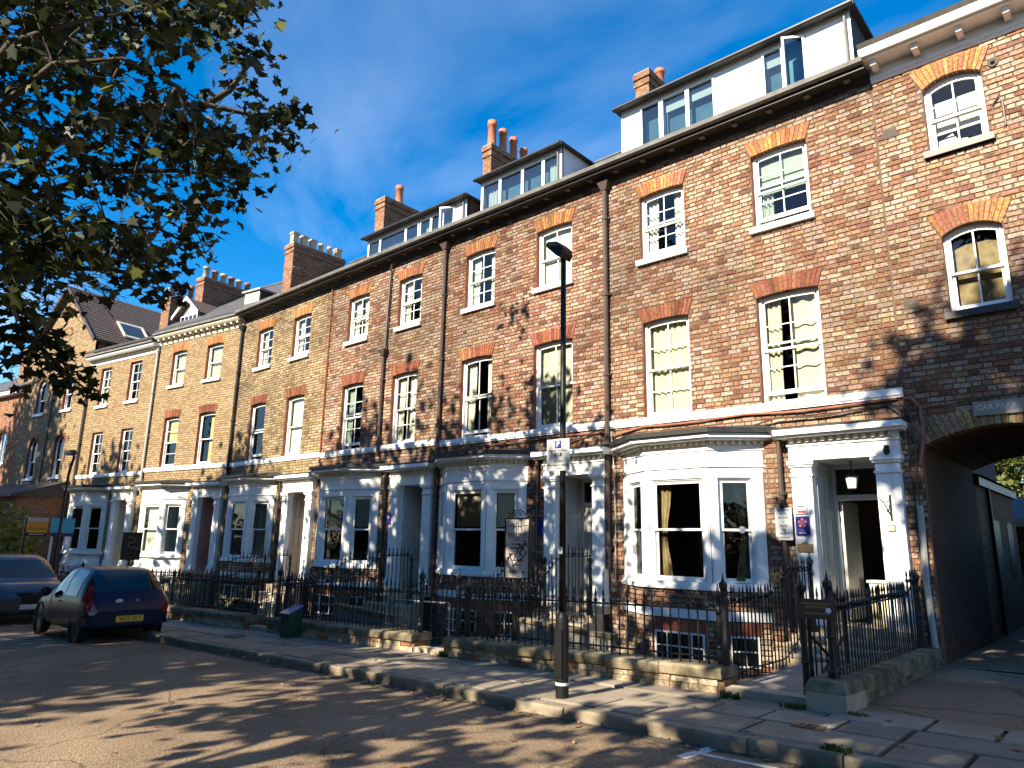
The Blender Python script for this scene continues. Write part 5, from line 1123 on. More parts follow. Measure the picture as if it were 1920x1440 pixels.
# paths to the doors
for (a, b) in ((-3.98,-2.86),(-9.28,-8.24),(-14.55,-13.45),(-20.1,-18.8)):
    mb = MB(); mb.add([(a,8.12,gz(a)-.6),(b,8.12,gz(b)-.6),(b,11.2,gz(b)-.6),(a,11.2,gz(a)-.6),(a,8.12,gz(a)+.02),(b,8.12,gz(b)+.02),(b,11.2,gz(b)+.05),(a,11.2,gz(a)+.05)], [(4,5,6,7),(0,1,5,4),(1,2,6,5),(3,0,4,7)])
    pth = structure(mb.build('garden_path', 'concrete'))
    m2 = MB(); m2.add([(a,7.93,gz(a)-.3),(b,7.93,gz(b)-.3),(b,8.118,gz(b)-.3),(a,8.118,gz(a)-.3),(a,7.93,gz(a)+.075),(b,7.93,gz(b)+.075),(b,8.118,gz(b)+.08),(a,8.118,gz(a)+.08)], [(4,5,6,7),(0,1,5,4),(1,2,6,5),(2,3,7,6),(3,0,4,7)]); m2.build('gate_step', 'stone_step', pth)
for (xa, xb, y, lb) in ((-6.3,-8.16,9.3,'pale rendered ramp wall behind the railing beside the lamp post'),(-11.3,-13.38,9.3,'pale rendered ramp wall behind the railing above the utility box'),(-16.6,-18.7,9.3,'pale rendered ramp wall behind the railing by the blue car')):
    R0 = thing('ramp_wall', lb, 'wall', (xb, y, gz(xb)), 0, 'rendered ramp walls in the front areas'); g0 = gz(xb)
    m = MB(); m.xz([(0,-.4),(xa-xb,-.4),(xa-xb,.34),(0,.44)], 0, .12); m.build('wall', 'concrete', R0); m = MB(); m.xz([(-.01,.442),(xa-xb+.02,.342),(xa-xb+.02,.40),(-.01,.50)], -.03, .16); m.build('coping', 'coping', R0)
S = thing('handrail', 'thin galvanised handrail behind the railing right of the utility box', 'handrail', (-10.0, 8.9, gz(-10)-.3)); m = MB(); m.tube([(-1.1,0,0),(-1.1,0,.93),(-1.07,0,.97),(.6,0,1.0),(.63,0,.97),(.63,0,0)], .018, 7); m.build('rail', 'pale_pipe', S)
# stone wall and railing along the passage
SW = thing('garden_wall', 'low mossy stone wall running back along the passage, with a square end block', 'wall', (-2.69, 9.9, gz(-2.7)), 0, 'low front garden walls'); so_ = (2.69, -9.9, -gz(-2.7))
mb = MB(so_); mb.box(-2.86, -2.52, 8.3, 11.86, -.5, .17); mb.build('core', 'coping', SW)
yy = 8.31; r = random.Random(9)
while yy < 11.8:
    w = min(r.uniform(.7, 1.1), 11.86-yy); m = MB(so_); t = r.uniform(-.006,.006); m.add([(-2.89,yy+.004,.172),(-2.49+t,yy+.004,.172),(-2.49+t,yy+w-.004,.172),(-2.89,yy+w-.004,.172),(-2.875,yy+.006,.33+t),(-2.505,yy+.006,.32+t),(-2.505,yy+w-.006,.32+t),(-2.875,yy+w-.006,.33+t)], [(0,3,2,1),(4,5,6,7),(0,1,5,4),(1,2,6,5),(2,3,7,6),(3,0,4,7)]); m.build('coping_stone', 'coping', SW); yy += w
m = MB(so_); m.prism([(-2.90,7.77),(-2.50,7.75),(-2.47,8.29),(-2.90,8.29)], -.2, .235); m.build('end_block', 'stone_step', SW)
m = MB(so_); m.add([(-2.91,7.76,.24),(-2.49,7.745,.24),(-2.46,8.30,.24),(-2.91,8.30,.24),(-2.87,7.81,.345),(-2.53,7.80,.335),(-2.50,8.30,.345),(-2.87,8.30,.345)], [(0,3,2,1),(4,5,6,7),(0,1,5,4),(1,2,6,5),(2,3,7,6),(3,0,4,7)]); m.build('coping_stone', 'coping', SW)
railing('close-set iron railing on the mossy wall beside the passage', (-2.70, 8.05), (-2.70, 11.75), lambda t: .33, lambda t: hump(t, 0, 1.20, 1.24, 0, .7)+(.16 if t > .86 else 0), sp=.105, post_h=1.05)
def gate(label, x, y, w, ang, z, h=1.02):
    root = thing('iron_gate', label, 'gate', (x, y, z), ang, 'iron garden gates')
    mb = MB(); mb.box(0,.035,-.015,.015,.06,h); mb.box(w-.035,w,-.015,.015,.06,h); mb.box(.035,w-.035,-.012,.012,.08,.11); mb.box(.035,w-.035,-.012,.012,h-.16,h-.13); mb.build('gate_frame', 'iron', root)
    n = int(w/.115)
    for i in range(1, n): obj('bar', bar_mesh(h+.06), root, (w*i/n, 0, .06))
    for (a, b) in (((.03,.12),(w-.03,.62)), ((.03,.62),(w-.03,.12))): m = MB(); m.tube([(a[0],-.02,a[1]),(b[0],-.02,b[1])], .016, 5); m.build('brace', 'iron', root)
    return root
gate('iron gate folded open beside the stone end block', -2.99, 8.22, .85, math.radians(82), gz(-3)+.03)
gate('iron gate standing open at the second path', -8.32, 8.25, .82, math.radians(98), gz(-8.3)+.03)
gate('iron gate standing open at the third path', -13.60, 8.25, .8, math.radians(98), gz(-13.6)+.03)
for (x, lb) in ((-3.90,'tall iron gatepost at the left of the hotel gate'),(-3.00,'tall iron gatepost at the stone end block'),(-9.20,'tall iron gatepost left of the second gate'),(-8.33,'tall iron gatepost right of the second gate'),(-14.45,'tall iron gatepost left of the third gate'),(-13.58,'tall iron gatepost right of the third gate')):
    o_ = obj('gatepost', post_mesh(1.28), None, (x, 8.10, gz(x)-.02), (0,0,0)); tag(o_, lb, 'gatepost', 'iron gateposts')
# small brown direction board on the last railing
S = thing('direction_board', 'small brown board with arrow fixed on the railing by the hotel gate', 'sign', (-2.80, 7.98, 1.02), math.radians(4))
MB().box(-.19,.19,-.012,.012,-.10,.10).build('board', 'sign_brown', S)
for (z, w) in ((.055,.30),(.02,.22),(-.045,.26)): MB().box(-w/2,w/2,-.0145,-.0125,z-.011,z+.011).build('print_line', 'timber_plaque', S)
m = MB(); m.lathe([(.028,-.016),(.028,-.0125)], (.12,0,-.008), 14, axis='y'); m.build('disc', 'print_white', S)

# ================================================================== hotel signs and fittings
HS = thing('hotel_signboard', 'tall pale hotel signboard with iron scrolls standing behind the railing', 'sign', (-7.4, 8.42, gz(-7.4)-.3), 0); hz0 = HS.location.z
z0, z1 = 1.13-hz0, 2.01-hz0
m = MB(); m.tube([(-.05,.03,0),(-.05,.03,z0)], .04, 8); m.build('post', 'iron', HS)
m = MB(); m.box(-.26,-.235,-.02,.03,z0-.02,z1+.02); m.box(.235,.26,-.02,.03,z0-.02,z1+.02); m.box(-.235,.235,-.02,.03,z1,z1+.02); m.box(-.235,.235,-.02,.03,z0-.02,z0); m.build('frame', 'iron', HS)
m = MB(); m.box(-.235,.235,-.008,.02,z0,z1); m.build('panel', 'sign_grey', HS)
def scroll(cx, cz, r0, turns, sgn, y=0): return [(cx+sgn*r0*(1-t/ (turns*12+1))*math.cos(t*2*PI/12), y, cz+r0*(1-t/(turns*12+1))*math.sin(t*2*PI/12)) for t in range(int(turns*12))]
m = MB()
for s_ in (-1, 1):
    m.tube([(s_*.24,0,z1+.05),(s_*.2,0,z1+.03),(s_*.12,0,z1+.10),(s_*.05,0,z1+.14),(0,0,z1+.12)], .008, 5); m.tube(scroll(s_*.215, z1+.075, .03, 1.2, s_), .007, 5); m.tube(scroll(s_*.05, z1+.07, .035, 1.4, -s_), .007, 5)
m.build('scrollwork', 'iron', HS)
def sl(t, z, s, sx=1.0, mm='print_black'): text(t, s, mm, HS, face_mtx(0, -.0105, z), sx=sx)
sl('HH', z1-.12, .17, .8); sl('HEDLEY HOUSE', z1-.235, .075, .78); sl('HOTEL', z1-.31, .045)
for (z, a, b) in ((z1-.10,-.21,-.10),(z1-.10,.10,.21),(z1-.275,-.2,.2)): MB().box(a,b,-.011,-.0085,z-.004,z+.004).build('rule_line', 'print_black', HS)
for (z, w) in ((.38,.22),(.44,.3),(.62,.26),(.69,.16)): MB().box(-w/2,w/2,-.011,-.0085,z1-z-.008,z1-z+.008).build('print_line', 'print_black', HS)
sl('(01904) 637 404', z0+.085, .058, .85)
m = MB()
for (a, b) in (((-.20,.22),(-.08,.30)),((-.16,.30),(-.05,.08)),((-.08,.34),(.02,.20)),((-.03,.40),(.11,.26)),((.02,.46),(.14,.34)),((.08,.40),(.20,.45)),((.12,.52),(.21,.40)),((-.2,.18),(-.12,.30)),((-.1,.1),(.12,.24)),((.12,.24),(.2,.34)),((-.06,.22),(.05,.42)),((.05,.28),(.17,.50))):
    m.tube([(a[0],-.011,z0+a[1]+.06),(b[0],-.011,z0+b[1]+.06)], .009, 4)
m.build('graffiti', 'print_black', HS)
def wall_sign(name, label, x0, x1, z0, z1, y, material, cat='sign', rz=0):
    S = thing(name, label, cat, ((x0+x1)/2, y, (z0+z1)/2), rz); w, h = x1-x0, z1-z0; MB().box(-w/2,w/2,-.008,.008,-h/2,h/2).build('board', material, S); return S, w, h
S, w, h = wall_sign('notice', 'white car park notice with black capitals on the brick pier beside the hotel door', -4.73, -4.45, 1.78, 2.30, 11.86, 'sign_white')
for i, t in enumerate(('HEDLEY HOUSE','HOTEL','ENQUIRE','AT','HOTEL','FOR','PRIVATE','CAR PARK')): text(t, .036 if i == 0 else .052, 'print_black', S, face_mtx(0, -.0105, h/2-.035-.064*i), sx=.8)
S, w, h = wall_sign('rating_plaque', 'dark blue hotel rating plaque with red rose on the left pilaster of the hotel', -4.39, -4.17, 1.86, 2.16, 11.845, 'print_blue')
m = MB()
for k in range(5):
    a = PI/2+k*2*PI/5; m.lathe([(.034,-.0125),(.034,-.009)], (math.cos(a)*.046,0,.045+math.sin(a)*.046), 10, axis='y')
m.build('rose', 'print_red', S)
m = MB()
for k in range(5):
    a = PI/2+k*2*PI/5; m.lathe([(.022,-.0145),(.022,-.0127)], (math.cos(a)*.05,0,.045+math.sin(a)*.05), 10, axis='y')
m.lathe([(.02,-.0145),(.02,-.0127)], (0,0,.045), 10, axis='y'); m.build('petals', 'print_pink', S)
text('HOTEL', .038, 'print_white', S, face_mtx(0, -.0105, -.115)); text('***', .05, 'print_pink', S, face_mtx(0, -.0105, -.085))
S, w, h = wall_sign('small_notice', 'small white paper notice above the blue plaque on the pilaster', -4.40, -4.20, 2.20, 2.36, 11.85, 'sign_white')
MB().box(-.05,.08,-.0105,-.0085,-.065,-.03).build('red_strip', 'print_red', S); MB().box(-.05,.06,-.0105,-.0085,.03,.045).build('print_line', 'print_black', S)
S, w, h = wall_sign('timber_plaque', 'brown shaped wooden plaque below the blue plaque on the pilaster', -4.385, -4.145, 1.60, 1.72, 11.85, 'timber_plaque')
m = MB(); m.xz([(-.07,.06),(.07,.06),(.04,.085),(0,.095),(-.04,.085)], -.008, .008); m.build('crest', 'timber_plaque', S)
S, w, h = wall_sign('rating_plaque', 'narrow blue and pink plaque on the left pilaster of the third door', -14.98, -14.80, 2.08, 2.36, 11.845, 'print_blue')
m = MB(); m.lathe([(.045,-.012),(.045,-.009)], (0,0,.04), 12, axis='y'); m.build('rose', 'print_pink', S)
S = thing('round_plaque', 'round blue plaque on the brick pier left of the second door', 'plaque', (-9.84, 11.98, 1.98)); m = MB(); m.lathe([(.15,-.02),(.16,-.012),(.16,.0)], n=24, axis='y'); m.build('disc', 'print_blue', S)
S = thing('wall_bracket', 'black iron hanging bracket on the right pilaster of the hotel', 'bracket', (-2.96, 11.87, 2.08)); m = MB(); m.box(-.014,.014,-.016,0,0,.38); m.build('back_bar', 'iron', S)
m = MB(); m.tube([(0,-.02,.04),(-.02,-.12,.16),(-.05,-.20,.27),(-.07,-.26,.30),(-.075,-.28,.34)], .009, 5); m.tube([(0,-.02,.3),(-.035,-.13,.27),(-.06,-.22,.27)], .008, 5); m.tube(scroll(-.03, .2, .03, 1, 1, -.1), .006, 4); m.build('arm', 'iron', S)
S, w, h = wall_sign('small_notice', 'small framed brass notice low on the right pilaster of the hotel', -3.02, -2.92, 1.92, 2.02, 11.855, 'timber_plaque'); MB().box(-.03,.03,-.0105,-.0085,-.03,.03).build('print', 'print_white', S)
for (x, y, z, lb) in ((-2.93,11.80,3.18,'black security camera on the entablature above the hotel door'),(-4.60,11.85,2.40,'black security camera on the brick pier by the notice')):
    S = thing('security_camera', lb, 'camera', (x, y, z)); m = MB(); m.lathe([(.03,0),(.045,-.03),(.05,-.06),(.04,-.10),(.015,-.115)], n=12); m.build('dome', 'plastic_black', S); MB().box(-.03,.03,-.01,.06,-.03,.03).build('mount', 'plastic_black', S)
S = thing('porch_lantern', 'glass carriage lantern hanging in the hotel doorway', 'lantern', (-3.62, 12.35, 2.62))
m = MB(); m.tube([(0,0,.25),(0,0,.42)], .008, 6); m.lathe([(.05,.43),(.02,.42)], n=10); m.build('chain', 'iron', S); m = MB(); m.lathe([(.13,.19),(.12,.20),(.04,.25),(.01,.28)], n=6); m.build('cap', 'iron', S)
m = MB(); m.lathe([(.07,.0),(.10,.19)], n=6); m.build('glass_body', 'curtain_white', S); m = MB(); m.lathe([(.02,-.03),(.075,.0)], n=6); m.build('base', 'iron', S)
S = thing('hall_console', 'cream panelled cabinet just inside the open hotel door', 'cabinet', (-3.62, 13.55, .38)); MB().box(-.22,.22,0,.3,0,.72).build('carcass', 'cream_paint', S); MB().box(-.25,.25,-.03,.32,.722,.76).build('top', 'white_paint', S)
for i in range(3): MB().box(-.2+.14*i,-.09+.14*i,-.012,-.002,.06,.66).build('panel', 'curtain_cream', S)
m = MB((2.66,-12,0)); m.lathe([(.06,-.002),(.06,.0)], (-5.25,11.72,1.94), 14, axis='y'); m.build('window_sticker', 'sign_white', H1)
m = MB((2.66,-12,0)); m.box(-5.42,-5.26,11.78,11.782,1.10,1.17); m.build('window_card', 'leaf_light', H1)
# table laid in the hotel bay and vases in the second bay
for (x, y, lb) in ((-6.3,12.15,'white dining table seen through the hotel bay window'),(-11.7,12.2,'white dining table seen through the second bay window'),(-17.0,12.2,'white dining table seen through the third bay window')):
    T_ = thing('dining_table', lb, 'table', (x, y, .34), 0, 'dining tables in the bay windows'); m = MB(); m.lathe([(.38,.70),(.40,.715),(.40,.735),(.38,.745)], n=24); m.build('tabletop', 'white_paint', T_); m = MB(); m.lathe([(.2,0),(.18,.03),(.035,.07),(.03,.68),(.1,.70)], n=10); m.build('pedestal', 'brown_pipe', T_)

# ================================================================== lamp post and parking sign
LX, LY = -5.06, 6.53; LP = thing('street_lamp', 'slim black street lamp standing on the kerbside flagstones', 'street lamp', (LX, LY, gz(LX)))
m = MB(); m.lathe([(.072,-.1),(.072,.80),(.069,.84),(.040,.90)], n=16); m.build('base', 'plastic_black', LP, smooth=False)
m = MB(); m.lathe([(.038,.86),(.036,3.0),(.033,5.12)], n=14); m.build('column', 'plastic_black', LP, smooth=True)
m = MB(); m.lathe([(.0735,.135),(.0735,.165)], n=16); m.build('band', 'sign_white', LP)
m = MB(); m.box(-.02,.02,-.0745,-.071,.47,.51); m.build('sticker', 'sign_white', LP)
m = MB(); m.box(-.03,.03,-.044,-.038,1.52,1.60); m.build('number_plate', 'sign_white', LP); text('9', .06, 'print_black', LP, face_mtx(0,-.0445,1.56))
m = MB(); m.box(-.05,.05,-.076,-.070,.22,.72); m.build('access_door', 'iron', LP)
hd = MB(); prof = [(-.34,.20),(-.30,.235),(-.05,.19),(.09,.10),(.10,.03),(.04,-.04),(-.05,.0),(-.32,.165)]
n_ = len(prof); vs = [(u*.64, s_*.10*(1 if u > -.2 else .8)+.66*u*.0, 5.10+z) for s_ in (-1, 1) for u, z in prof]
hd.add(vs, [tuple(range(n_)), tuple(range(2*n_-1, n_-1, -1))]+[((i+1)%n_, i, n_+i, n_+(i+1)%n_) for i in range(n_)])
hd.build('lantern_head', 'plastic_black', LP)
PS = thing('parking_sign', 'pale parking permit sign fixed on the street lamp', 'sign', (LX-.03, LY-.048, 2.64+gz(LX)), math.radians(6))
MB().box(-.155,.155,-.004,.004,-.185,.185).build('plate', 'sign_white', PS); m = MB(); m.lathe([(.055,-.06),(.055,-.03)], (.03,.055,.05), 12); m.build('clamp', 'chrome', PS)
MB().box(-.042,.042,-.0065,-.0045,.075,.165).build('blue_panel', 'print_blue', PS); text('P', .09, 'print_white', PS, face_mtx(0,-.0075,.12))
for t, z, s_ in (('Permit holders',.05,.042),('or',-.035,.036),('10 mins',-.073,.04),('No return within',-.12,.040),('1 hour',-.155,.038)): text(t, s_, 'print_black', PS, face_mtx(0,-.0055,z))
MB().box(-.05,.05,-.0065,-.0045,-.018,.024).build('zone_panel', 'print_black', PS); text('R33', .04, 'print_white', PS, face_mtx(0,-.0075,.002))
# green utility box by the wall
UB = thing('utility_box', 'dark green utility box with sloping lid against the low wall', 'utility box', (-12.45, 7.72, gz(-12.4)))
m = MB(); m.yz([(-.13,0),(.15,0),(.15,.54),(-.13,.42)], -.14, .14); m.build('body', 'box_green', UB); m = MB(); m.yz([(-.16,.409),(.165,.5465),(.16,.571),(-.165,.434)], -.155, .155); m.build('lid', 'lid_sky_sheen', UB)
m = MB(); m.box(-.125,.125,-.135,-.13,.04,.38); m.build('door', 'box_green', UB)
L_ = MB(); 
for (a, b, c) in ((-12.95,6.28,.1),(-13.1,6.22,.07),(-13.05,6.34,.06)): L_.add([(a,b,gz(a)+.012),(a+c,b+.02,gz(a)+.03),(a+c*.8,b+.07,gz(a)+.05),(a+.02,b+.06,gz(a)+.02)], [(0,1,2,3)])
# ================================================================== boards further along
def board(name, label, x, y0, y1, z0, z1, cat, posts, material, pm):
    S = thing(name, label, cat, (x, (y0+y1)/2, gz(x)-.05), 0); hz_ = S.location.z; w = (y1-y0)/2
    MB().box(-.012,.012,-w,w,z0-hz_,z1-hz_).build('panel', material, S)
    for py in posts: m = MB(); m.box(-.045,-.013,py-.03,py+.03,0,z1-hz_-.01); m.build('post', pm, S)
    return S, hz_, w
side_mtx = lambda y, z: Matrix.Translation((.0145, y, z)) @ Matrix.Rotation(PI/2, 4, 'Z') @ Matrix.Rotation(PI/2, 4, 'X')
S, hz_, w = board('for_sale_board', 'orange FOR SALE board on a dark post in front of the bushes', -26, 6.67, 7.23, 1.70, 2.16, 'sign', (-.31,), 'sign_orange', 'iron')
MB().box(.0125,.0135,-w,w,2.06-hz_,2.16-hz_).build('white_strip', 'sign_white', S); text('FOR SALE', .10, 'print_red', S, side_mtx(0, 2.11-hz_)); text('Churchills', .12, 'print_black', S, side_mtx(0, 1.83-hz_))
MB().box(-.012,.012,-w,w,1.60-hz_,1.695-hz_).build('lower_panel', 'print_black', S); MB().box(.0125,.0135,-w*.7,w*.7,1.64-hz_,1.66-hz_).build('print_line', 'print_white', S)
S, hz_, w = board('agency_board', 'turquoise letting board on two white posts behind the silver car', -26, 7.32, 7.98, 1.72, 2.17, 'sign', (-.25,.27), 'sign_cyan', 'post_white')
MB().box(-.012,.012,-w,w,1.60-hz_,1.715-hz_).build('lower_panel', 'sign_navy', S)
S, hz_, w = board('signboard', 'black hanging signboard with gold flourish before the white bay', -23.2, 8.46, 9.02, .95, 1.77, 'sign', (0,), 'plastic_black', 'iron')
m = MB(); m.tube([(.014,-.12,1.60-hz_),(.014,.02,1.62-hz_),(.014,.1,1.55-hz_),(.014,.04,1.46-hz_),(.014,-.08,1.48-hz_),(.014,-.1,1.36-hz_),(.014,.0,1.28-hz_),(.014,.06,1.36-hz_)], .008, 4); m.tube([(.014,.05,1.28-hz_),(.014,.1,1.36-hz_),(.014,.14,1.27-hz_),(.014,.17,1.33-hz_),(.014,.2,1.26-hz_)], .008, 4); m.build('flourish', 'buff_pot', S)
m = MB(); m.tube([(0,-.2,1.8-hz_),(0,-.1,1.86-hz_),(0,0,1.83-hz_),(0,.1,1.86-hz_),(0,.2,1.8-hz_)], .008, 4); m.build('scrollwork', 'iron', S)
S = thing('street_lamp', 'older dark street lamp with bowed top further down the street', 'street lamp', (-24.0, 7.0, gz(-24)))
z_ = S.location.z; m = MB(); m.tube([(0,0,0),(0,0,1.2)], .07, 8); m.tube([(0,0,1.2),(0,0,3.4-z_),(.1,0,3.65-z_),(.25,0,3.9-z_),(.15,0,4.05-z_)], .04, 7); m.build('column', 'iron', S)
m = MB(); m.box(-.35,.2,-.09,.09,4.0-z_,4.07-z_); m.prism([(-.3,-.07),(.15,-.07),(.15,.07),(-.3,.07)], 4.07-z_, 4.13-z_); m.build('lantern_head', 'brown_pipe', S)

# ================================================================== parked cars
def interp(tbl, x):
    for (a, b) in zip(tbl[:-1], tbl[1:]):
        if a[0] <= x <= b[0]:
            i = tbl.index(a); p = tbl[max(i-1,0)]; q = tbl[min(i+2,len(tbl)-1)]; t = (x-a[0])/(b[0]-a[0]); out = []
            for k in range(1, len(a)):
                m0 = (b[k]-p[k])/max(b[0]-p[0],1e-6)*(b[0]-a[0]); m1 = (q[k]-a[k])/max(q[0]-a[0],1e-6)*(b[0]-a[0])
                if (b[k]-a[k])*m0 < 0: m0 = 0
                if (b[k]-a[k])*m1 < 0: m1 = 0
                out.append((2*t**3-3*t**2+1)*a[k]+(t**3-2*t**2+t)*m0+(-2*t**3+3*t**2)*b[k]+(t**3-t**2)*m1)
            return out
    return tbl[-1][1:]
def ring(x, v):
    zb, zbelt, zt, ws, wb, wt = v; zm = (zb+zbelt)/2
    return [(x,0,zb),(x,ws*.82,zb),(x,ws*.97,zb+.06),(x,ws,zb+.16),(x,max(ws,wb)*1.005,zm),(x,wb*1.0,zbelt-.05),(x,wb*.975,zbelt),(x,wb+(wt-wb)*.45,zbelt+(zt-zbelt)*.5),(x,wt*1.02,zt-(zt-zbelt)*.12),(x,wt*.93,zt-(zt-zbelt)*.03),(x,wt*.6,zt),(x,0,zt+.006)]
def car(name, label, loc, rz, tbl, paint, glassdefs, wheels, wr, half):
    root = thing(name, label, 'car', loc, rz, 'cars parked at the kerb'); xs = [tbl[0][0]+(tbl[-1][0]-tbl[0][0])*i/72 for i in range(73)]; R_ = [ring(x, interp(tbl, x)) for x in xs]; n = len(R_[0])
    def grid(rows, i0, i1, j0, j1, off=0.0, sides=(1, -1)):
        mb = MB()
        for s_ in sides:
            vs = []
            for i in range(i0, i1+1):
                for j in range(j0, j1+1):
                    p = R_[i][j]; q = Vector((0, p[1], p[2]-.6)); L2 = q.length or 1; vs.append((p[0], s_*(p[1]+off*p[1]/L2), p[2]+off*(p[2]-.6)/L2))
            m_ = j1-j0+1; fs = [(a*m_+b, (a+1)*m_+b, (a+1)*m_+b+1, a*m_+b+1) for a in range(i1-i0) for b in range(m_-1)]
            mb.add(vs, fs if s_ > 0 else [f[::-1] for f in fs])
        return mb
    body = grid(R_, 0, 72, 0, n-1)
    for idx in (0, 72):
        rr = R_[idx]; body.add([*rr, *[(p[0], -p[1], p[2]) for p in rr[1:-1]][::-1]], [tuple(range(2*n-2))])
    body.build('body', paint, root, smooth=True)
    for (nm, xa, xb, j0, j1) in glassdefs:
        ia = min(range(73), key=lambda i: abs(xs[i]-xa)); ib = min(range(73), key=lambda i: abs(xs[i]-xb)); [grid(R_, ia, ib, j0, j1, .006, sd).build(nm, 'car_glass', root, smooth=True) for sd in (((1,), (-1,)) if nm == 'side_window' else ((1, -1),))]
    for wx in wheels:
        for s_ in (-1, 1):
            m = MB(); y1 = s_*half; y0 = s_*(half-.16); m.lathe([(wr*.62,y0),(wr*.95,y0),(wr,y0+(y1-y0)*.15),(wr,y0+(y1-y0)*.85),(wr*.95,y1),(wr*.62,y1)], (wx,0,wr), 28, axis='y'); wo = m.build('wheel', 'tyre', root, smooth=False)
            m = MB(); m.lathe([(wr*.63,y1-s_*.03),(wr*.60,y1-s_*.012),(wr*.52,y1-s_*.03),(wr*.2,y1-s_*.02),(wr*.14,y1-s_*.004)], (wx,0,wr), 20, axis='y'); m.build('rim', 'rim', wo)
            m = MB(); m.lathe([(wr*1.16,s_*(half-.03)),(wr*1.16,s_*(half+.022)),(wr*1.04,s_*(half+.022)),(wr*1.04,s_*(half-.03))], (wx,0,wr+.02), 28, axis='y'); m.build('wheel_arch', 'plastic_black', root)
    SKIN[root.name] = (xs, grid)
    return root
SKIN = {}
def car_skin(root, xa, xb, j0, j1, off, sides):
    xs, grid = SKIN[root.name]; f = lambda v: min(range(73), key=lambda i: abs(xs[i]-v)); return grid(None, f(xa), f(xb), j0, j1, off, sides)
HT = [(0.0,.36,.52,.60,.60,.64,.55),(.05,.30,.66,.76,.70,.73,.63),(.16,.26,.78,.90,.73,.755,.62),(.34,.22,.83,1.15,.745,.765,.57),(.50,.22,.84,1.29,.75,.77,.545),(.75,.21,.84,1.345,.75,.77,.54),(1.3,.20,.83,1.365,.75,.77,.54),(1.8,.20,.81,1.33,.75,.77,.545),(2.15,.20,.79,1.16,.75,.765,.57),(2.5,.20,.77,.93,.75,.755,.62),(2.75,.20,.75,.82,.75,.745,.62),(3.1,.20,.70,.77,.74,.73,.58),(3.4,.22,.60,.66,.70,.68,.48),(3.55,.30,.46,.50,.58,.56,.38)]
CAR1 = car('parked_car', 'dark blue hatchback seen from behind, parked at the kerb', (-15.0, 5.78, gz(-16.5)-.12), PI, HT, 'car_blue', [('rear_window',.20,.47,8,11),('windscreen',2.02,2.52,8,11),('side_window',.72,1.42,6,8),('side_window',1.50,2.12,6,8)], (.62,2.95), .28, .742)
CAR1.scale = (.92, 1, 1.02)
for s_ in (-1, 1):
    for xd in (.78, 1.46, 2.24): car_skin(CAR1, xd, xd+.03, 2, 6, .004, (s_,)).build('door_seam', 'plastic_black', CAR1)
    m = MB(); m.box(1.52,1.66,min(s_*.765,s_*.79),max(s_*.765,s_*.79),.70,.725); m.build('door_handle', 'plastic_black', CAR1)
    car_skin(CAR1, .0, .34, 5, 8, .012, (s_,)).build('tail_light', 'tail_red', CAR1, smooth=True)
    m = MB(); m.lathe([(.02,0),(.09,.02),(.10,.06),(.07,.09)], (2.25,s_*.86,.86), 10, axis='x'); m.build('wing_mirror', 'plastic_black', CAR1)
m = MB(); m.prism([(-.035,-.62),(-.05,0),(-.035,.62),(.03,.73),(.25,.775),(.25,.775),(.3,-.775),(.03,-.73)][::-1], .34, .54); m.build('rear_bumper', 'car_blue', CAR1)
m = MB(); m.prism([(-.05,-.60),(-.062,0),(-.05,.60),(-.03,.60),(-.03,-.60)][::-1], .525, .555); m.build('bumper_strip', 'plastic_black', CAR1)
m = MB(); m.box(-.062,-.052,-.25,.25,.40,.51); m.build('number_plate', 'plate_yellow', CAR1)
text('SA53 ZKY', .105, 'print_black', CAR1, Matrix.Translation((-.064,0,.455)) @ Matrix.Rotation(-PI/2,4,'Z') @ Matrix.Rotation(PI/2,4,'X'), sx=.88)
for (yy, rr, mm) in ((.20,.055,'print_white'),(-.13,.04,'chrome')):
    m = MB(); m.lathe([(rr,0),(rr,.006)], (.075,0,0), 16, axis='x'); o_ = m.build('badge', mm, CAR1, loc=(-.035, yy, .74), rot=(0,-.42,0)); o_.scale = (1, 1.25, .8)
m = MB(); m.tube([(.62,-.05,1.34),(.50,-.05,1.50)], .006, 5); m.build('aerial', 'plastic_black', CAR1)
ST = [(0.0,.40,.60,.70,.66,.70,.55),(.1,.32,.80,.90,.80,.82,.7),(.35,.28,.98,1.12,.84,.85,.7),(.6,.26,1.02,1.48,.85,.86,.64),(1.0,.25,1.02,1.60,.85,.86,.62),(1.8,.25,1.00,1.64,.85,.86,.62),(2.5,.25,.98,1.58,.85,.86,.63),(2.9,.25,.97,1.36,.85,.855,.68),(3.25,.25,.96,1.08,.85,.85,.74),(3.5,.25,.94,1.04,.85,.845,.72),(4.0,.26,.84,.98,.84,.83,.66),(4.22,.30,.74,.84,.78,.77,.56),(4.30,.38,.62,.68,.66,.66,.46)]
CAR2 = car('parked_car', 'silver grey sport utility car facing the camera behind the blue hatchback', (-24.5, 5.55, gz(-23)-.12), 0, ST, 'car_silver', [('windscreen',2.66,3.24,8,11),('side_window',.9,1.7,6,8),('side_window',1.8,2.7,6,8)], (.75,3.45), .34, .855)
for s_ in (-1, 1):
    car_skin(CAR2, 4.02, 4.22, 5, 7, .012, (s_,)).build('headlight', 'lamp_clear', CAR2, smooth=True)
    for xd in (.95, 1.78, 2.76): car_skin(CAR2, xd, xd+.03, 2, 6, .004, (s_,)).build('door_seam', 'plastic_black', CAR2)
    m = MB(); m.lathe([(.02,0),(.10,.02),(.11,.08),(.07,.12)], (2.78,s_*.97,1.06), 10, axis='x'); m.build('wing_mirror', 'car_silver', CAR2)
    m = MB(); m.box(4.18,4.25,s_*.5-.12,s_*.5+.12,.46,.56); m.build('fog_lamp', 'plastic_black', CAR2)
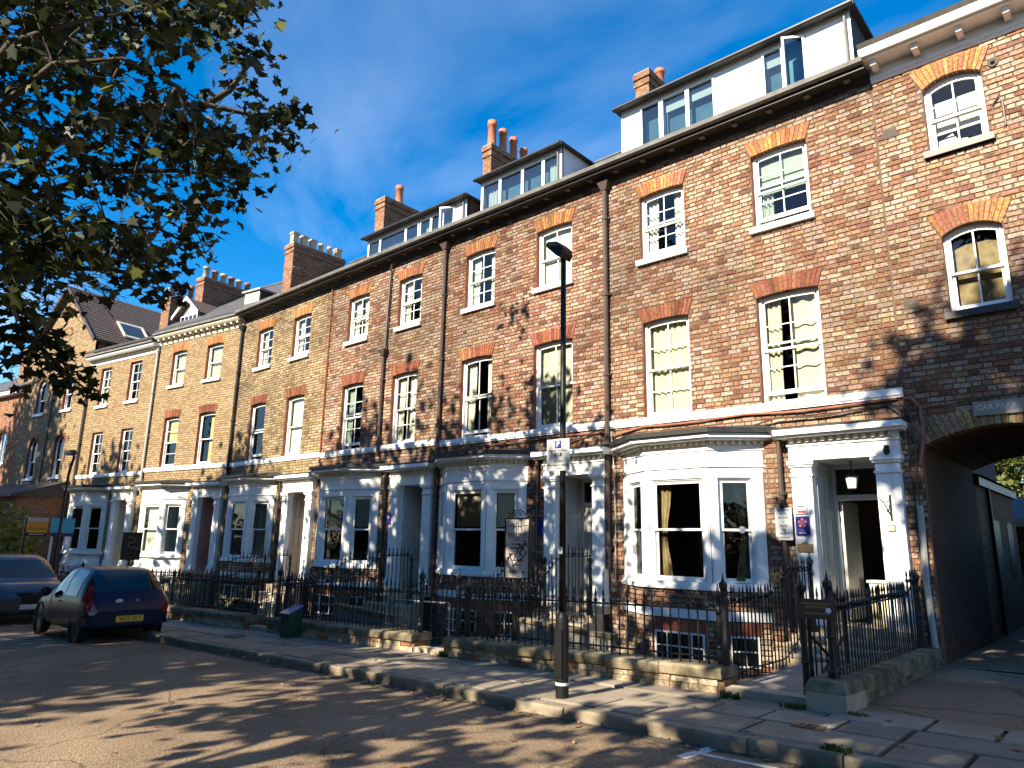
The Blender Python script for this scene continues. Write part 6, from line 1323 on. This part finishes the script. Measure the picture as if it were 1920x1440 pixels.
m = MB(); m.prism([(4.27,-.34),(4.315,-.18),(4.32,0),(4.315,.18),(4.27,.34),(4.2,.3),(4.2,-.3)], .50, .80); m.build('grille', 'plastic_black', CAR2)
m = MB(); m.lathe([(.06,0),(.06,.008)], (4.318,0,.72), 16, axis='x'); m.build('badge', 'chrome', CAR2)
m = MB(); m.box(4.318,4.325,-.25,.25,.42,.53); m.build('number_plate', 'sign_white', CAR2)

# ================================================================== yard beyond the arch
Y1 = thing('outbuilding', 'dark brick outbuilding lining the left of the passage beyond the arch', 'building', (-3.9, 18.2, 0)); yo = (3.9,-18.2,0)
MB(yo).box(-5.3,-2.50,16.02,20.6,-.6,3.05).build('wall', 'brick_brown_wall', Y1)
MB(yo).box(-2.5,-2.42,16.0,20.7,2.9,3.06).build('eaves', 'black_gutter', Y1); m = MB(yo); m.add([(-2.35,15.98,3.07),(-2.35,20.7,3.07),(-5.3,20.7,4.2),(-5.3,15.98,4.2)], [(0,1,2,3)]); m.build('roof', 'slate', Y1)
m = MB(yo); m.tube([(-2.45,17.0,.1),(-2.45,17.0,2.95)], .04, 7); m.build('downpipe', 'brown_pipe', Y1)
for (a, b) in ((17.5,18.2),(19.2,19.9)): m = MB(yo); m.box(-2.505,-2.488,a,b,1.1,2.3); m.build('window', 'plastic_black', Y1)
Y2 = thing('coach_house', 'low yellow brick coach house with pale eaves at the end of the passage', 'building', (-3.5, 25, 0)); yo = (3.5,-25,0)
MB(yo).box(-6.5,-1.6,24.0,27.5,-.6,2.45).build('wall', 'brick_buff_wall', Y2); m = MB(yo); m.add([(-6.8,23.7,2.45),(-1.3,23.7,2.45),(-1.3,26,3.3),(-6.8,26,3.3),(-6.8,28.2,2.45),(-1.3,28.2,2.45)], [(0,1,2,3),(3,2,5,4)]); m.build('roof', 'slate', Y2)
MB(yo).box(-6.8,-1.3,23.66,23.72,2.36,2.56).build('fascia', 'cream_paint', Y2); MB(yo).box(-2.95,-2.75,23.97,24.0,1.2,1.7).build('window', 'car_glass', Y2)
BW = thing('boundary_wall', 'brick boundary wall on the right of the lane beyond the arch', 'wall', (.2, 24, 0)); MB((-.2,-24,0)).box(-.25,.1,16.05,32,-.6,2.0).build('wall', 'brick_brown_wall', BW); MB((-.2,-24,0)).box(-.3,.15,16.03,32.03,2.002,2.08).build('coping', 'coping', BW)
gr_ = MB(); r = random.Random(4)
for i in range(2600):
    x, y = r.uniform(-2.45,-1.2), r.uniform(20.8,23.6); h = r.uniform(.12,.42)*(1 if y > 21.3 else .5); q = r.uniform(0,PI); w = .012; lx, ly = r.uniform(-.12,.12), r.uniform(-.12,.12)
    gr_.add([(x-w*math.cos(q),y-w*math.sin(q),0.08),(x+w*math.cos(q),y+w*math.sin(q),0.08),(x+lx,y+ly,.08+h)], [(0,1,2)])
o_ = gr_.build('long_grass', 'grass'); o_['kind'] = 'stuff'; o_['label'] = 'long green grass at the end of the passage'; o_['category'] = 'grass'
# ================================================================== trees and shrubs
LEAF = np.array([(0,0,0),(.22,.05,.02),(.50,-.02,.03),(.36,.28,.0),(.55,.55,-.04),(.28,.55,.02),(0,1.0,-.06),(-.28,.55,.02),(-.55,.55,-.04),(-.36,.28,.0),(-.50,-.02,.03),(-.22,.05,.02)], dtype=np.float64)
LEAF_F = [tuple(range(12))]
QUAD = np.array([(-.5,0,0),(0,-.15,.04),(.5,.35,0),(.1,1.0,-.05),(-.45,.6,.03)], dtype=np.float64)
def leaf_mesh(name, P_, size, rng, shape, material, droop=.5):
    """one leaf blade per point; blades hang and face random ways"""
    n = len(P_); k = len(shape); az = rng.uniform(0, 2*PI, n); tilt = rng.normal(droop, .55, n); roll = rng.normal(0, .6, n); s = size*rng.uniform(.6, 1.25, n)
    L0 = shape[None,:,:]*s[:,None,None]
    cr, sr = np.cos(roll)[:,None], np.sin(roll)[:,None]; x, y, z = L0[...,0], L0[...,1], L0[...,2]; x, z = x*cr-z*sr, x*sr+z*cr
    ct, st = np.cos(tilt)[:,None], np.sin(tilt)[:,None]; y, z = y*ct+z*st, -y*st+z*ct
    ca, sa = np.cos(az)[:,None], np.sin(az)[:,None]; x, y = x*ca-y*sa, x*sa+y*ca
    V = np.stack([x+P_[:,0:1], y+P_[:,1:2], z+P_[:,2:3]], -1).reshape(-1, 3)
    me = bpy.data.meshes.new(name); me.vertices.add(n*k); me.vertices.foreach_set('co', V.ravel()); me.loops.add(n*k); me.loops.foreach_set('vertex_index', np.arange(n*k, dtype=np.int32))
    me.polygons.add(n); me.polygons.foreach_set('loop_start', np.arange(0, n*k, k, dtype=np.int32)); me.polygons.foreach_set('loop_total', np.full(n, k, dtype=np.int32)); me.update(calc_edges=True); me.materials.append(M[material]); return me
def shadow_tree(label, x, y, h, rad, zlow, nclump, per, seed, size=.26, cy=None, name='street_tree', group='street trees', material='leaf', spread=.55, trunk_r=.22, g=None):
    rng = np.random.default_rng(seed); g = gz(x) if g is None else g; root = thing(name, label, 'tree', (x, y, g), 0, group)
    mb = MB(); zt = zlow+(h-zlow)*.35; mb.tube([(0,0,-.3),(.03,.02,1),(.0,.05,zlow),(.08,.03,zt),(.1,.0,h*.85)], [trunk_r*1.3,trunk_r,trunk_r*.85,trunk_r*.6,.04], 10); mb.build('trunk', 'bark', root, smooth=True)
    C = []; cz_ = (h+zlow)/2
    while len(C) < nclump:
        p = rng.uniform(-1, 1, 3); q = np.linalg.norm(p)
        if q > 1 or q < .25: continue
        w = 1-.25*max(0, p[2]); C.append((p[0]*rad*w, p[1]*rad*w, cz_+p[2]*(h-zlow)/2))
    C = np.array(C); lm = MB()
    for c in C[::3]: s_ = np.array([0.03, 0.03, zlow+(c[2]-zlow)*.3]); mid = (s_+c)/2+np.array([0,0,.3]); lm.tube([tuple(s_), tuple(mid), tuple(c)], [.07,.04,.012], 5)
    lm.build('limbs', 'bark', root)
    P_ = (C[:,None,:]+rng.normal(0, spread, (len(C), per, 3))*np.array([1,1,.6])).reshape(-1, 3)
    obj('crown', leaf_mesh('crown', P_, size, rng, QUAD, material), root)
    return root
G_ = 'street trees on the near side'
shadow_tree('sycamore street tree out of frame behind the viewer', -1.5, -4.4, 16.8, 3.3, 4.2, 165, 62, 1, spread=.40, name='sycamore_tree', group=G_)
shadow_tree('sycamore street tree out of frame beside the viewer', -6.3, -4.8, 13.0, 3.0, 4.2, 44, 60, 2, spread=.42, name='sycamore_tree', group=G_)
shadow_tree('sycamore street tree out of frame beyond the overhanging one', -24.0, -4.6, 15.5, 3.9, 4.4, 150, 60, 4, name='sycamore_tree', group=G_)
shadow_tree('tall sycamore out of frame far along the street', -32.5, -6.3, 16.0, 3.8, 4.4, 150, 60, 5, name='sycamore_tree', group=G_)
shadow_tree('tall sycamore out of frame at the far end of the street', -40.5, -7.5, 20.5, 4.8, 4.0, 230, 60, 6, name='sycamore_tree', group=G_)
shadow_tree('added garden tree behind the hedge opposite, out of frame, shading the parked cars', -14.4, -10.5, 15.0, 4.7, 3.0, 210, 60, 7, name='sycamore_tree', group=G_, spread=.5)  # garden row added behind the street trees to shade the road
shadow_tree('added shade tree behind the hedge opposite, out of frame, left of the viewer', -23.5, -11.0, 15.0, 4.3, 3.4, 150, 60, 8, name='sycamore_tree', group=G_)
shadow_tree('added shade tree behind the hedge opposite, out of frame, right of the viewer', -1.6, -11.5, 14.0, 3.6, 3.4, 48, 60, 9, name='sycamore_tree', group=G_, spread=.42)
# unseen hedge added behind the viewer to keep bright horizon out of window reflections
def hedge(x0, x1):
    rng = np.random.default_rng(77); n = 15000; root = thing('horizon_block_hedge', 'added tall hedge opposite, out of frame, blocking the horizon in reflections', 'hedge', ((x0+x1)/2, -8.6, gz(-10)))
    p = np.stack([rng.uniform((x0-x1)/2, (x1-x0)/2, n), rng.uniform(-.8, .8, n), rng.uniform(0, 4.0, n)+rng.normal(0, .12, n)], 1); k = rng.random(n) < .6; p[k,1] = rng.choice((-.75,.75), k.sum())+rng.normal(0, .1, k.sum())
    obj('foliage', leaf_mesh('foliage', p, .30, rng, QUAD, 'leaf'), root); mb = MB()
    for i in range(int((x1-x0)/1.2)): u = (x0-x1)/2+.6+1.2*i; mb.tube([(u,0,-.2),(u+.05,.05,2),(u,0,3.6)], [.06,.04,.015], 5)
    mb.build('stems', 'bark', root)
hedge(-46, 14)
# terrace added behind the viewer to block low sky light and darken reflections
OT = thing('sky_block_terrace', 'added brick terrace behind the viewer, out of frame, blocking low sky light', 'house', (-16, -20, 0))
m = MB(); m.box(-36, 36, -8, 0, -.8, 10.2); m.build('wall', 'brick_brown_wall', OT); m = MB(); m.add([(-36.3,.4,10.2),(36.3,.4,10.2),(36.3,-4,12.6),(-36.3,-4,12.6),(-36.3,-8.4,10.2),(36.3,-8.4,10.2)], [(0,1,2,3),(3,2,5,4),(0,3,4),(1,5,2)]); m.build('roof', 'slate', OT)
wm_ = MB(); wm_.box(-.5, .5, 0, .04, 0, 1.7); wme = wm_.mesh('window', 'car_glass')
for i in range(24):
    for z in (1.4, 4.6, 7.6): obj('window', wme, OT, (-34.5+3*i, .01, z))
# the sycamore whose boughs hang into the picture
def hero_tree():
    rng = np.random.default_rng(12); base = Vector((-13.6, -2.6, gz(-13.6))); root = thing('sycamore_tree', 'sycamore with lobed leaves whose dark boughs hang into the upper left', 'tree', base, 0, G_)
    rel = lambda v: tuple(Vector(v)-base)
    fork = base+Vector((.4, .3, 4.6)); tr = MB(); tr.tube([(0,0,-.3),(.05,.05,1.2),(.2,.15,3),rel(fork),rel(fork+Vector((.1,.4,3))),rel(fork+Vector((0,.2,8)))], [.36,.28,.24,.22,.16,.05], 12); tr.build('trunk', 'bark', root, smooth=True)
    D = at_depth
    boughs = [  # (control points from the fork outwards, given as picture direction and distance)
        [D(-60,470,12.5), D(60,330,11.8), D(110,255,11.4), D(175,150,11.2), D(260,60,11.2), D(420,5,11.5)],
        [D(75,285,11.6), D(150,235,11.3), D(260,200,11.3), D(380,195,11.6), D(470,215,11.9), D(555,212,12.2)],
        [D(380,200,11.6), D(430,170,11.9), D(460,130,12.0), D(490,100,12.1)],
        [D(-60,430,12.0), D(90,360,11.4), D(210,320,11.0), D(330,320,11.2), D(450,335,11.6)],
        [D(-80,480,11.5), D(80,430,11.0), D(200,420,10.8), D(300,430,11.0), D(385,475,11.2)],
        [D(-60,560,11.5), D(90,500,11.2), D(200,505,11.0), D(300,520,11.2), D(345,545,11.2)],
        [D(-120,300,9.5), D(0,200,9.0), D(100,120,8.8), D(230,110,8.8), D(330,160,9.2)],
        [D(-120,250,8.5), D(20,80,8.2), D(140,40,8.4), D(270,20,8.8)],
        [D(-100,640,11.5), D(30,610,11.0), D(80,655,11.0), D(130,705,11.0), D(168,735,11.0)]]
    lb = MB()
    for i, b in enumerate(boughs):
        if i not in (1, 2): b.insert(0, fork+Vector((.1,.3,1.0+.3*i)))
        n = len(b); lb.tube([rel(p) for p in b], [(.085 if i in (0,1,3) else .055)*(1-k/(n-1))**.8+.010 for k in range(n)], 7)
    lb.build('boughs', 'bark', root, smooth=True)
    # leafy sprays: (picture centre, spread in picture units, distance, how many leaves)
    poly = [(-40,-60),(470,-60),(440,25),(385,40),(330,85),(300,110),(345,165),(400,175),(440,200),(500,215),(560,212),(545,240),(490,290),(450,290),(440,330),(400,330),(392,400),(350,440),(385,475),(320,500),(250,530),(180,500),(110,520),(60,560),(-40,600)]
    def inside(x, y):
        c = False; j = len(poly)-1
        for i in range(len(poly)):
            xi, yi = poly[i]; xj, yj = poly[j]
            if (yi > y) != (yj > y) and x < (xj-xi)*(y-yi)/(yj-yi)+xi: c = not c
            j = i
        return c
    cl = []
    while len(cl) < 98:
        x, y = rng.uniform(-40, 560), rng.uniform(-60, 600)
        if not inside(x, y) or (225 < x < 300 and 365 < y < 435) or (90 < x < 170 and 340 < y < 400) or (y > 470 and x < 170 and rng.random() < .7): continue
        cl.append((x, y, rng.uniform(8.0, 12.4)+.0015*x, 44, .29))
    cl += [(455,105,12,26,.16),(440,125,12,16,.15),(490,100,12.1,22,.12),(465,150,12,16,.16),(500,205,12,40,.3),(545,212,12.2,26,.16),(520,235,12,26,.22),(470,260,12,34,.28),(490,285,12,16,.16),
           (430,325,11.6,30,.22),(452,330,11.6,20,.12),(400,380,11.4,30,.25),(370,420,11.2,26,.24),(375,465,11.2,20,.18),(290,480,11.1,50,.35),(330,540,11.2,18,.16),(300,540,11.2,26,.22),
           (440,5,11.5,20,.18),(400,10,11.5,40,.25),(405,35,11.5,20,.15),(30,575,11,46,.4),(10,640,11,60,.45),(60,640,11,46,.3),(95,680,11,36,.22),(120,690,11,22,.18),(150,715,11,30,.16),(168,738,11,14,.1),(20,690,11,20,.25),(55,610,11,40,.3)]
    # the rest of the crown, above and to the left of the picture
    fill = []
    while len(fill) < 135:
        p = rng.uniform(-1, 1, 3)
        if np.linalg.norm(p) > 1: continue
        w = Vector((-15.0+p[0]*4.8, -2.6+p[1]*3.4, 9.6+p[2]*5.0))
        if w.y > .4 or (p[2] > .35 and w.x > -17 and rng.random() < .7): continue
        fill.append(w)
    P_ = []; tw = MB(); ends = [Vector(p) for b in boughs for p in b[1:]]
    for (x, y, dep, n, sp_) in cl:
        c = Vector(at_depth(x, y, dep)); e = min(ends, key=lambda q: (q-c).length); mid = (e+c)/2+Vector((rng.normal(0,.12), rng.normal(0,.12), rng.normal(.05,.1)))
        tw.tube([rel(e), rel(mid), rel(c)], [.014,.009,.005], 4)
        q = rng.normal(0, sp_, (n, 3))*np.array([1,1,.75])+np.array(rel(c)); P_.append(q)
        for k in range(3): tw.tube([rel(c), tuple(q[k])], [.005,.003], 3)
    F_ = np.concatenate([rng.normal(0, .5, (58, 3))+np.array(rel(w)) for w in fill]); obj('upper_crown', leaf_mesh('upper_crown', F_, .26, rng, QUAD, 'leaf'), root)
    # bare hanging twigs low on the left
    for k in range(46):
        x, y = rng.uniform(20, 250), rng.uniform(470, 600); a = Vector(at_depth(x-90, y-35+rng.uniform(-30,30), 11)); b_ = Vector(at_depth(x, y, 11+rng.uniform(-.5,.5))); m_ = (a+b_)/2+Vector((0,0,rng.uniform(-.15,.15)))
        tw.tube([rel(a), rel(m_), rel(b_)], [.008,.006,.003], 4)
        for j in range(3): c2 = m_.lerp(b_, rng.uniform(0,1)); tw.tube([rel(c2), rel(c2+Vector((rng.uniform(-.2,.3),rng.uniform(-.2,.3),rng.uniform(-.3,.15))))], [.004,.002], 3)
    tw.build('twigs', 'bark', root)
    P_ = np.concatenate(P_); k = rng.random(len(P_)) < .07; obj('crown', leaf_mesh('crown', P_[~k], .175, rng, LEAF, 'leaf'), root); obj('sunlit_leaves', leaf_mesh('sunlit_leaves', P_[k], .15, rng, LEAF, 'leaf_light'), root)  # random share of leaves painted paler green to look sunlit
hero_tree()
# shrubs and trees in view elsewhere
def shrub(name, label, c, rx, ry, rz_, n, size, material, seed, cat='shrub'):
    rng = np.random.default_rng(seed); root = thing(name, label, cat, c); p = rng.normal(0, .45, (n, 3)); p = p/np.maximum(1, np.linalg.norm(p, axis=1))[:,None]; p = p*np.array([rx,ry,rz_])+np.array([0,0,rz_*.95]); p = p[p[:,2] > .02]
    obj('foliage', leaf_mesh('foliage', p, size, rng, QUAD, material), root); mb = MB()
    for k in range(9): q = p[k*7 % len(p)]; mb.tube([(0,0,-.2), tuple(q*.5), tuple(q)], [.03,.015,.005], 5)
    mb.build('stems', 'bark', root); return root
shrub('garden_shrub', 'bushy green shrub behind the silver car at the left edge', (-31.5, 7.3, gz(-30)-.2), 2.6, 1.1, 1.75, 2600, .16, 'leaf_light', 41)
shrub('garden_shrub', 'reddish spiky shrub in the garden before the cream door', (-24.6, 9.4, gz(-24)-.3), .8, .5, .75, 420, .13, 'leaf_red', 43)
shrub('garden_shrub', 'dark shrub behind the railing near the blue car', (-17.3, 9.0, gz(-17)-.36), .8, .4, .45, 500, .08, 'leaf', 44)
for i, (x, y, h, r_, lb) in enumerate(((-4.6,43,10,4.0,'sunlit garden tree seen through the arch'),(-.8,47,12,4.6,'sunlit garden tree behind the coach house, seen through the arch'),(-9,52,14,5,'tall garden tree far beyond the arch'))):
    shadow_tree(lb, x, y, h, r_, 1.2, 120, 60, 60+i, .26, name='garden_tree', group='garden trees beyond the arch', material='leaf_light', spread=.5, g=0.0)
